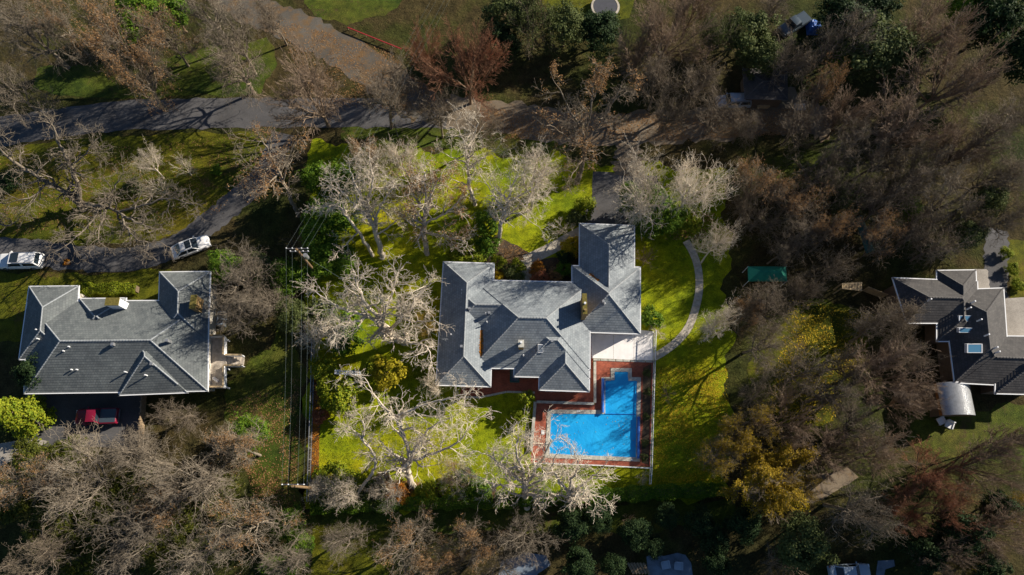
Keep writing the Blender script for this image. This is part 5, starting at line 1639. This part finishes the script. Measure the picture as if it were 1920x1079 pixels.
# clipped hedge along the back boundary
def hedge(name, pa, pb, w, h, n, leaf, label, mat):
    a = P(*pa, 0); b = P(*pb, 0)
    rng = np.random.RandomState(n)
    L = (b - a).length; e = np.array((b - a) / L); s = np.array([-e[1], e[0], 0])
    u = rng.uniform(0, L, n); fv = rng.uniform(-1, 1, n); top = rng.random_sample(n) < .6
    wob = .12 * np.sin(u * 1.7) + .08 * np.sin(u * 4.1 + 1)
    x = np.where(top, fv, np.sign(fv)) * (w / 2 + wob); z = np.where(top, h + wob + rng.normal(0, .06, n), rng.uniform(.1, 1, n) * (h + wob))
    pts = np.array(a)[None] + u[:, None] * e + x[:, None] * s + np.array([0, 0, 1.0]) * z[:, None] + rng.normal(0, .05, (n, 3))
    nr = np.where(top[:, None], np.array([[0, 0, 1.0]]), s[None] * np.sign(fv)[:, None])
    V, F = leaf_quads(pts - np.array(a)[None], nr, leaf, rng)
    r = tag(empty(name, a), label, "hedge")
    link("foliage", quad_mesh(name + "_foliage", V, F, M[mat]), r)
    c = MB(); c.bar(a + Vector((0, 0, h * .45)), b + Vector((0, 0, h * .45)), w * .55, h * .7); c.build("stems", M['stem'], r)
hedge("hedge", (930, 940), (1352, 918), 1.5, 1.8, 26000, .06, "long clipped dark green hedge along the back boundary of the lot", 'leaf_green')
hedge("hedge", (588, 952), (925, 940), 1.3, 1.3, 18000, .06, "low loose green hedge along the back boundary below the thicket bed", 'leaf_green')
hedge("hedge", (152, 547), (262, 545), 1.4, 1.1, 10000, .06, "clipped yellow-green hedge against the front of the dull-roofed house", 'leaf_lime')

# ------------------------------------------------------------------ the surrounding trees
def wood(items, label, group, name=None, cat="tree", mats=None):
    for k, cx, cy, r, h in items:
        if k.startswith("oak") and k[3] in "01234l": k = "oakgrey" + k[3:]  # outer oaks swap to the bark with dimness painted in
        if 1365 < cx < 1530 and 290 < cy < 770: h = min(h, 9.0 if k.startswith(("oak", "maple")) else 3.6)
        nm = name or ("maple_tree" if k.startswith(("maple", "russet")) else "evergreen_tree" if k.startswith(("ever", "dark", "olive", "cypress")) else "autumn_tree" if k.startswith("gold") else "oak_tree")
        crown_at(k, nm, cx, cy, r, h, label, cat, group, mats)
wood([("oak0", 45, 55, 62, 13), ("oak3", 15, 165, 60, 12), ("oakleaf2", 105, 40, 40, 12)], "grey bare oak on the shaded grass in the street's far corner wood", "far corner oaks")
wood([("oakrust0", 190, 55, 68, 14), ("oakrust1", 265, 130, 66, 13), ("oakrust2", 310, 60, 50, 12)], "bare oak tufted with orange-brown leaves by the far side of the street", "leaf-tufted street oaks")
wood([("oak1", 430, 55, 58, 12), ("oakbrown0", 440, 125, 56, 11), ("oak2", 385, 20, 50, 11), ("oakbrown1", 500, 30, 40, 9)], "grey bare oak between the leaf-tufted oaks and the leafy side lane", "grey oaks beside the side lane")
wood([("ever0", 255, 25, 40, 7), ("ever1", 330, 30, 32, 6), ("ever2", 235, 62, 26, 5)], "bright evergreen shrub tree among the leaf-tufted street oaks", "evergreens among the street oaks", mats={"crown": 'leaf_green'})
crown_at("maple0", "maple_tree", 572, 172, 88, 14, "fan-shaped brown bare maple on the street corner")
crown_at("oakbrown2", "oak_tree", 730, 165, 72, 12, "grey bare oak with a mossy trunk on the street verge")
crown_at("russet0", "maple_tree", 880, 120, 82, 13, "large russet-twigged bare tree beyond the street")
crown_at("russet1", "maple_tree", 792, 92, 36, 9, "small russet-twigged bare tree at the side lane corner")
crown_at("oakbrown3", "oak_tree", 822, 205, 46, 10, "small grey bare oak between the street lamp and the russet tree")
crown_at("oakbrown1", "oak_tree", 900, 240, 45, 9, "small grey bare oak on the verge behind the thin-stemmed oak")
wood([("ivyoak", 1000, 40, 52, 10), ("olive0", 955, 30, 46, 8), ("olive1", 1060, 50, 40, 7), ("dark0", 935, 85, 34, 7), ("dark1", 1120, 62, 40, 6)], "ivy-green tree in the shady belt beyond the street, near the trampoline", "ivy-green trees near the trampoline", name="evergreen_tree")
wood([("maple1", 1255, 50, 78, 12), ("maple2", 1200, 95, 50, 10), ("maple0", 1300, 15, 50, 10)], "brown brushy bare tree beyond the gravel road near the trampoline lawn", "brushy trees by the trampoline lawn")
wood([("oakbrown0", 1228, 150, 46, 10), ("oakbrown2", 1310, 155, 56, 10), ("oakbrown3", 1345, 215, 52, 9), ("oakbrown1", 1260, 210, 40, 9), ("oakbrown0", 1400, 235, 34, 8)], "grey-brown bare oak along the gravel road by the parked pale car", "gravel road oaks")
wood([("ivyoak", 1345, 62, 46, 9), ("olive0", 1400, 70, 46, 8), ("olive1", 1430, 110, 34, 7)], "ivy-green tree between the outbuilding and the brushy trees", "ivy-green trees by the outbuilding", name="evergreen_tree")
wood([("oakbrown2", 1490, 112, 56, 10), ("oakrust1", 1545, 165, 48, 9), ("oakbrown3", 1500, 232, 50, 9), ("oakbrown0", 1455, 15, 40, 9)], "moss-flecked bare oak around the small covered trailer and dark pickup", "oaks round the covered trailer")
wood([("olive0", 1630, 95, 62, 9), ("ever1", 1575, 108, 34, 6), ("dark1", 1572, 45, 44, 8), ("dark0", 1640, 20, 34, 7), ("oakgrey1", 1610, 60, 50, 11), ("oakgrey3", 1560, 85, 40, 10), ("olive1", 1690, 110, 40, 8)], "dark evergreen in the wood behind the blue tarpaulin heap", "evergreens behind the tarpaulin heap", name="evergreen_tree")
wood([("maple1", 1800, 130, 92, 14), ("maple2", 1750, 55, 60, 12), ("maple0", 1695, 225, 76, 12)], "broad brushy bare maple in the wood north of the charcoal-roofed house", "brushy maples by the far wood")
wood([("maple1", 1800, 270, 62, 10), ("maple2", 1590, 215, 46, 9), ("oakbrown3", 1850, 330, 56, 9), ("oakbrown0", 1905, 330, 50, 9), ("oakbrown2", 1830, 410, 46, 8), ("oakbrown1", 1900, 410, 40, 8), ("oakbrown1", 1600, 265, 58, 10), ("oakbrown0", 1862, 250, 60, 11), ("oakbrown3", 1905, 215, 44, 10), ("oakbrown2", 1660, 300, 54, 10), ("oakbrown1", 1745, 300, 54, 10)], "grey bare oak below the broad brushy maples", "oaks below the brushy maples")
wood([("dark0", 1860, 40, 46, 11), ("dark1", 1905, 110, 44, 11), ("ever2", 1815, 18, 34, 9)], "tall dark conifer at the dim edge of the far wood", "dark conifers of the far wood", name="evergreen_tree")
wood([("oakrust0", 1425, 340, 62, 10), ("oakrust2", 1490, 370, 60, 10), ("oakbrown2", 1545, 320, 58, 10), ("oakbrown1", 1425, 415, 46, 7), ("oakbrown3", 1600, 365, 54, 10), ("oakbrown0", 1505, 435, 50, 7.5), ("oakrust0", 1560, 425, 46, 9),
      ("oakbrown1", 1665, 370, 54, 10), ("oakrust2", 1655, 440, 48, 9), ("oakbrown2", 1720, 430, 50, 9), ("oak3", 1775, 375, 62, 10), ("oakbrown3", 1760, 455, 48, 9), ("oakbrown1", 1400, 375, 36, 9), ("oakbrown2", 1475, 468, 38, 7), ("oakbrown0", 1700, 340, 44, 10)],
     "brown-tinged bare oak in the dense wood around the green tarpaulin shelter", "oaks round the tarpaulin shelter")
wood([("olive1", 1400, 345, 36, 7), ("olive0", 1580, 380, 36, 6), ("ever0", 1700, 395, 22, 6), ("olive1", 1850, 380, 30, 7), ("olive0", 1810, 440, 30, 6)], "olive evergreen understorey tree in the dense wood around the green tarpaulin shelter", "evergreens round the tarpaulin shelter")
wood([("oakbrown0", 1440, 575, 56, 9), ("oakbrown2", 1505, 545, 44, 8), ("oakbrown3", 1560, 500, 40, 8), ("oakbrown1", 1440, 650, 58, 9), ("oakrust2", 1400, 590, 36, 8), ("oakbrown1", 1640, 605, 48, 9), ("oakbrown0", 1690, 590, 40, 8)], "thin grey bare oak between the teal canopy and the tan pergola lawn", "oaks round the teal canopy")
wood([("maple2", 1660, 700, 74, 10), ("oakbrown2", 1590, 690, 50, 9), ("oakbrown3", 1500, 700, 58, 9), ("oakbrown0", 1560, 740, 54, 9), ("maple0", 1710, 750, 52, 9), ("oakbrown1", 1700, 655, 50, 9)], "dense brown bare tree on the lawn beside the barrel-roofed shed", "trees by the barrel-roofed shed")
wood([("maple1", 1480, 790, 62, 9), ("oakbrown1", 1620, 800, 60, 9), ("maple2", 1560, 850, 58, 9), ("maple0", 1650, 850, 54, 9), ("oakbrown3", 1420, 745, 44, 8)], "brown bare tree between the golden tree and the barrel-roofed shed", "bare trees between golden tree and shed")
crown_at("goldoak", "autumn_tree", 1440, 890, 84, 9, "large golden-leaved tree outside the end of the dark hedge")
crown_at("goldhaze", "autumn_tree", 1400, 805, 52, 9, "half-bare golden tree above the large golden one")
crown_at("goldhaze", "autumn_tree", 1500, 905, 40, 7, "thin golden tree beside the concrete garden path")
crown_at("oakgrey2", "oak_tree", 1622, 965, 74, 12, "big grey gnarled oak above the half-hidden pale blue car")
crown_at("olive0", "evergreen_tree", 1502, 1018, 46, 7, "round grey-green evergreen below the large golden-leaved tree")
crown_at("bush1", "bare_shrub", 1460, 1058, 42, 4, "large leafless fan-shaped shrub below the grey-green evergreen", "shrub")
wood([("russet0", 1760, 890, 58, 9), ("russet1", 1700, 960, 46, 8), ("russet0", 1790, 960, 48, 8)], "russet-twigged bare tree in the deep shade beyond the big gnarled oak", "russet trees in the shade")
wood([("maple1", 1860, 870, 72, 10), ("maple0", 1910, 830, 44, 9), ("maple2", 1875, 1000, 56, 9), ("maple0", 1780, 1050, 50, 8)], "pale brushy bare tree below the charcoal-roofed house", "brushy trees below the charcoal roofs")
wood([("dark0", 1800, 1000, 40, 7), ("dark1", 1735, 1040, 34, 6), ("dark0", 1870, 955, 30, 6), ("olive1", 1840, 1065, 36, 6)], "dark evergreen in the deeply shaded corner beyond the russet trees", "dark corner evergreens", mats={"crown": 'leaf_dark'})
wood([("goldhaze", 1905, 960, 40, 6), ("goldhaze", 1800, 1045, 34, 5)], "golden-tinged tree among the dark corner evergreens", "golden trees of the dark corner")
# bottom belt
wood([("dark1", 1070, 985, 30, 4), ("olive0", 1122, 972, 26, 4), ("dark0", 1190, 1000, 26, 4), ("olive1", 1250, 968, 22, 3.5), ("dark1", 1312, 978, 26, 4), ("olive0", 1085, 1058, 28, 4), ("dark0", 1340, 1012, 24, 4), ("olive1", 1150, 1062, 22, 3.5), ("dark1", 1395, 985, 30, 5), ("dark0", 1225, 1025, 18, 2.6), ("olive0", 1345, 1055, 24, 3.5)], "dark rounded evergreen in the shaded garden behind the long hedge", "evergreens behind the long hedge", mats={"crown": 'leaf_dark'})  # leaf colour darkened to stand for the shade over this garden
crown_at("bush0", "bare_shrub", 1178, 975, 14, 1.8, "little pinkish leafless shrub in the shaded garden behind the long hedge", "shrub")
wood([("oak3", 985, 1005, 60, 9), ("oakleaf0", 885, 1018, 60, 9), ("oakleaf1", 770, 1022, 70, 9), ("oak0", 640, 1015, 42, 7), ("oakrust2", 825, 1068, 56, 9), ("oak3", 940, 1066, 46, 8)], "bare spreading oak in the neighbour's garden behind the low loose hedge", "oaks behind the low hedge")
wood([("oak1", 140, 890, 92, 11), ("oak0", 260, 860, 70, 10), ("oak2", 360, 905, 92, 12), ("oakleaf0", 440, 835, 60, 9), ("oak3", 230, 1010, 90, 11), ("oakleaf1", 470, 985, 76, 11), ("oakleaf2", 60, 900, 60, 9), ("oak1", 380, 1035, 76, 10), ("oakbrown2", 70, 1045, 70, 10), ("oak2", 540, 1050, 52, 9), ("oakleaf1", 300, 945, 60, 10)], "grey bare oak in the tangled wood below the shaded parking yard", "oaks below the parking yard")
wood([("olive0", 100, 985, 46, 4), ("olive1", 190, 950, 46, 4), ("ever0", 60, 860, 34, 4), ("ever1", 130, 850, 30, 3.5), ("olive0", 250, 920, 40, 4), ("ever2", 330, 970, 40, 4), ("olive1", 410, 930, 40, 4), ("ever0", 300, 1040, 46, 4), ("olive0", 150, 1050, 46, 4), ("ever1", 20, 940, 40, 4)], "mossy green understorey bush below the tangled wood of the parking yard", "understorey below the parking yard", mats={"crown": 'leaf_moss'})
crown_at("cypress", "evergreen_tree", 18, 772, 40, 9, "golden-green cypress at the corner of the shaded parking yard")
crown_at("ever2", "evergreen_tree", 466, 815, 34, 4, "rounded green bush between the parking yard trees and the power lines", "tree")
crown_at("dark0", "evergreen_tree", 70, 700, 30, 5, "dark evergreen against the side wall of the dull-roofed house")
crown_at("oakbrown1", "oak_tree", 332, 785, 50, 5, "mossy low spreading tree beside the timber yard wall")
wood([("oak1", 455, 520, 74, 10), ("oak0", 435, 590, 46, 8), ("oak3", 495, 560, 44, 9)], "grey tangled bare oak between the white sedan and the power lines", "oaks by the white sedan")
wood([("olive0", 480, 510, 34, 3.5), ("ever1", 540, 520, 34, 4), ("olive1", 545, 590, 30, 4), ("ever2", 420, 500, 30, 3)], "mossy green shrub tree among the oaks by the white sedan", "understorey by the white sedan")
crown_at("bush1", "bare_shrub", 555, 455, 26, 3, "leafless brown shrub at the crossarms of the wooden pole", "shrub")
wood([("ever0", 562, 1030, 26, 2.5), ("ever1", 545, 985, 30, 3), ("ever2", 520, 1070, 30, 3)], "green shrub under the power lines beside the neighbour's lawn", "shrubs under the power lines")
for cx, cy, r, h in ((300, 350, 26, 4), (345, 310, 26, 4), (275, 300, 30, 6)):
    crown_at("bushpale" if h < 5 else "oak1", "bare_shrub", cx, cy, r, h, "small pale leafless tree on the verge inside the lane bend", "tree", "small trees inside the lane bend")
shrub(250, 350, 16, 1.4, "small green shrub below the sprawling oak on the verge", 'leaf_olive')
shrub(405, 320, 10, 1.0, "tiny green shrub on the verge near the tall shadows", 'leaf_green')
shrub(20, 340, 22, 1.6, "dark green shrub at the frame edge of the lane verge", 'leaf_dark')
for cx, cy in ((1885, 475), (1898, 505), (1908, 535)):
    shrub(cx, cy, 12, 1.2, "yellow-green shrub in the row beside the charcoal house's drive", 'leaf_lime', group="shrub row by the drive")

# ------------------------------------------------------------------ fallen leaves (nobody could count them)
def litter(name, quads, n, size, mat, label, z0=0.03, seed=1, zs=None):
    rng = np.random.RandomState(seed); pts = []
    for q in quads:
        A = [np.array(P(a, b, z0 if zs is None else z)) for (a, b), z in zip(q, zs or [0] * 4)]
        k = n // len(quads)
        u = rng.random_sample((k, 1)); v = rng.random_sample((k, 1))
        p = A[0] * (1 - u) * (1 - v) + A[1] * u * (1 - v) + A[2] * u * v + A[3] * (1 - u) * v
        key = np.sin(p[:, 0] * .9 + seed) * np.sin(p[:, 1] * .8) + rng.normal(0, .6, k)
        pts.append(p[key > -.2])
    pts = np.concatenate(pts); pts[:, 2] += rng.uniform(.0, .02, len(pts))
    V, F = leaf_quads(pts, np.tile(np.array([[0, 0, 1.0]]), (len(pts), 1)), size, rng, .8, .25)
    return tag(link(name, quad_mesh(name, V, F, M[mat])), label, None, None, "stuff")
litter("fallen_leaves", [[(1232, 690), (1365, 690), (1367, 905), (1225, 905)]], 9000, .075, 'leaf_yellow', "yellow leaves scattered over the long side lawn", seed=3)
litter("fallen_leaves", [[(1225, 690), (1365, 690), (1367, 905), (1225, 905)], [(600, 790), (900, 780), (900, 900), (600, 910)]], 7000, .07, 'leaf_lime', "pale leaves scattered over the lawns", seed=4)
litter("fallen_leaves", [[(588, 705), (601, 705), (597, 900), (583, 900)]], 2600, .08, 'leaf_orange', "orange leaves heaped along the thin boundary fence", seed=5)
litter("fallen_leaves", [[(700, 895), (790, 905), (790, 935), (690, 935)], [(930, 440), (1000, 480), (1000, 530), (925, 530)], [(1240, 400), (1340, 400), (1340, 450), (1240, 450)]], 6000, .075, 'leaf_brown', "brown leaves lying in the beds and under trees", seed=6)
litter("fallen_leaves", [[(500, 30), (720, 90), (860, 210), (600, 200)], [(900, 205), (1300, 215), (1300, 265), (900, 260)], [(1300, 215), (1520, 200), (1520, 250), (1300, 262)]], 24000, .09, 'leaf_brown', "brown leaves strewn over the leafy lane and the gravel road", seed=7)
litter("fallen_leaves", [[(0, 300), (470, 250), (420, 400), (0, 445)], [(420, 760), (560, 700), (555, 960), (480, 940)]], 9000, .08, 'leaf_brown', "brown leaves strewn over the verge and the strip under the power lines", seed=8)
litter("fallen_leaves", [[(1400, 850), (1500, 850), (1520, 960), (1390, 950)], [(1480, 560), (1640, 590), (1560, 800), (1440, 780)]], 12000, .09, 'leaf_yellow', "yellow leaves under the golden trees", seed=9)
# leaves gathered in the roof valleys
def valley_leaves(b1, b2, pa, pb, n, width, label, seed):
    """leaves lying where two roof slopes meet"""
    rng = random.Random(seed); pts = []
    A = P(*pa, 4.0); B = P(*pb, 4.0); e = (B - A).normalized(); side = Vector((-e.y, e.x, 0))
    for i in range(n):
        t = rng.random(); c = A.lerp(B, t)
        lo, hi = -2.5, 2.5
        f = lambda k: roof_z(b1, c + side * k) - roof_z(b2, c + side * k)
        if f(lo) * f(hi) > 0: continue
        for _ in range(24):
            m = (lo + hi) / 2
            if f(lo) * f(m) <= 0: hi = m
            else: lo = m
        q = c + side * (lo + rng.gauss(0, width))
        pts.append((q.x, q.y, max(roof_z(b1, q), roof_z(b2, q)) + .04 + rng.uniform(0, .03)))
    pts = np.array(pts)
    V, F = leaf_quads(pts, np.tile(np.array([[0, 0, 1.0]]), (len(pts), 1)), .07, np.random.RandomState(seed), .8, .3)
    tag(link("roof_leaves", quad_mesh("roof_leaves", V, F, M['leaf_orange'])), label, None, None, "stuff")
HB = BLOCKS["house"]
valley_leaves(HB[0], HB[2], (914, 620), (906, 668), 500, .10, "orange leaves gathered in the roof valley of the pool house", 10)
valley_leaves(HB[5], HB[6], (1090, 505), (1118, 532), 160, .07, "brown leaves gathered in the roof valley by the garage", 11)
litter("floating_leaves", [[(1034, 778), (1192, 780), (1192, 856), (1031, 850)]], 90, .06, 'leaf_yellow', "a few leaves floating on the pool", z0=.045, seed=21)
lh_ = tag(empty("leaf_heap", P(126, 493, 0)), "small heap of orange leaves on the lane edge beside the white sport utility car", "leaf heap")
V, F = clump_cloud(77, .45, .25, 30, 30, .07, .12)
link("leaves", quad_mesh("heap", V, F, M['leaf_orange']), lh_)

# ------------------------------------------------------------------ look-alike trees that stand nearest a landmark say so
LANDMARKS = [("white sedan", (357, 463)), ("red pickup truck", (181, 781)), ("trampoline", (1135, 16)), ("street lamp", (746, 256)), ("dark pickup truck", (1490, 45)),
             ("blue tarpaulin heap", (1527, 50)), ("lumber pile", (1429, 194)), ("pale car on the gravel road", (1375, 190)), ("covered trailer", (1501, 200)), ("teal canopy", (1440, 515)),
             ("tan pergola", (1597, 540)), ("green tarpaulin shelter", (1620, 440)), ("barrel-roofed shed", (1792, 750)), ("golden-green cypress", (18, 790)), ("wooden slatted bench", (1198, 1066)),
             ("timber yard wall", (270, 800)), ("white-railed deck", (424, 680)), ("red rail", (700, 75)), ("pale blue utility box", (415, 600)), ("low loose hedge", (760, 947)),
             ("charcoal-roofed house", (1760, 560)), ("garage drive", (1170, 380)), ("concrete driveway apron", (50, 835)), ("curved concrete terrace", (1900, 640)), ("slate patio", (1260, 1065))]
def look(key):
    if key.startswith(("oakrust", "oakleaf", "oakgreyleaf")): return "oak keeping tufts of brown leaves"
    if key.startswith("oak"): return "bare leafless oak"
    if key.startswith("maple"): return "brown brushy bare maple"
    if key.startswith("russet"): return "russet-twigged bare tree"
    if key.startswith(("ever", "olive", "dark")): return "bushy evergreen"
    return None
done = set()
cands = [(o, look(KEYS[o.name])) for o in bpy.data.objects if o.name in KEYS and look(KEYS[o.name])]
for lk in sorted({c[1] for c in cands}):
    members = [o for o, l in cands if l == lk]
    for rank, word in enumerate(("nearest", "second nearest", "third nearest", "fourth nearest")):
        for nm, px in LANDMARKS:
            w = P(*px, 0)
            order = sorted(members, key=lambda o: (Vector((o.location.x, o.location.y, 0)) - w).length)
            if rank >= len(order): continue
            t = order[rank]
            if (t.location - w).length > 16 + 4 * rank or t.name in done or "group" not in t: continue
            done.add(t.name)
            t["label"] = lk + " standing " + word + " the " + nm
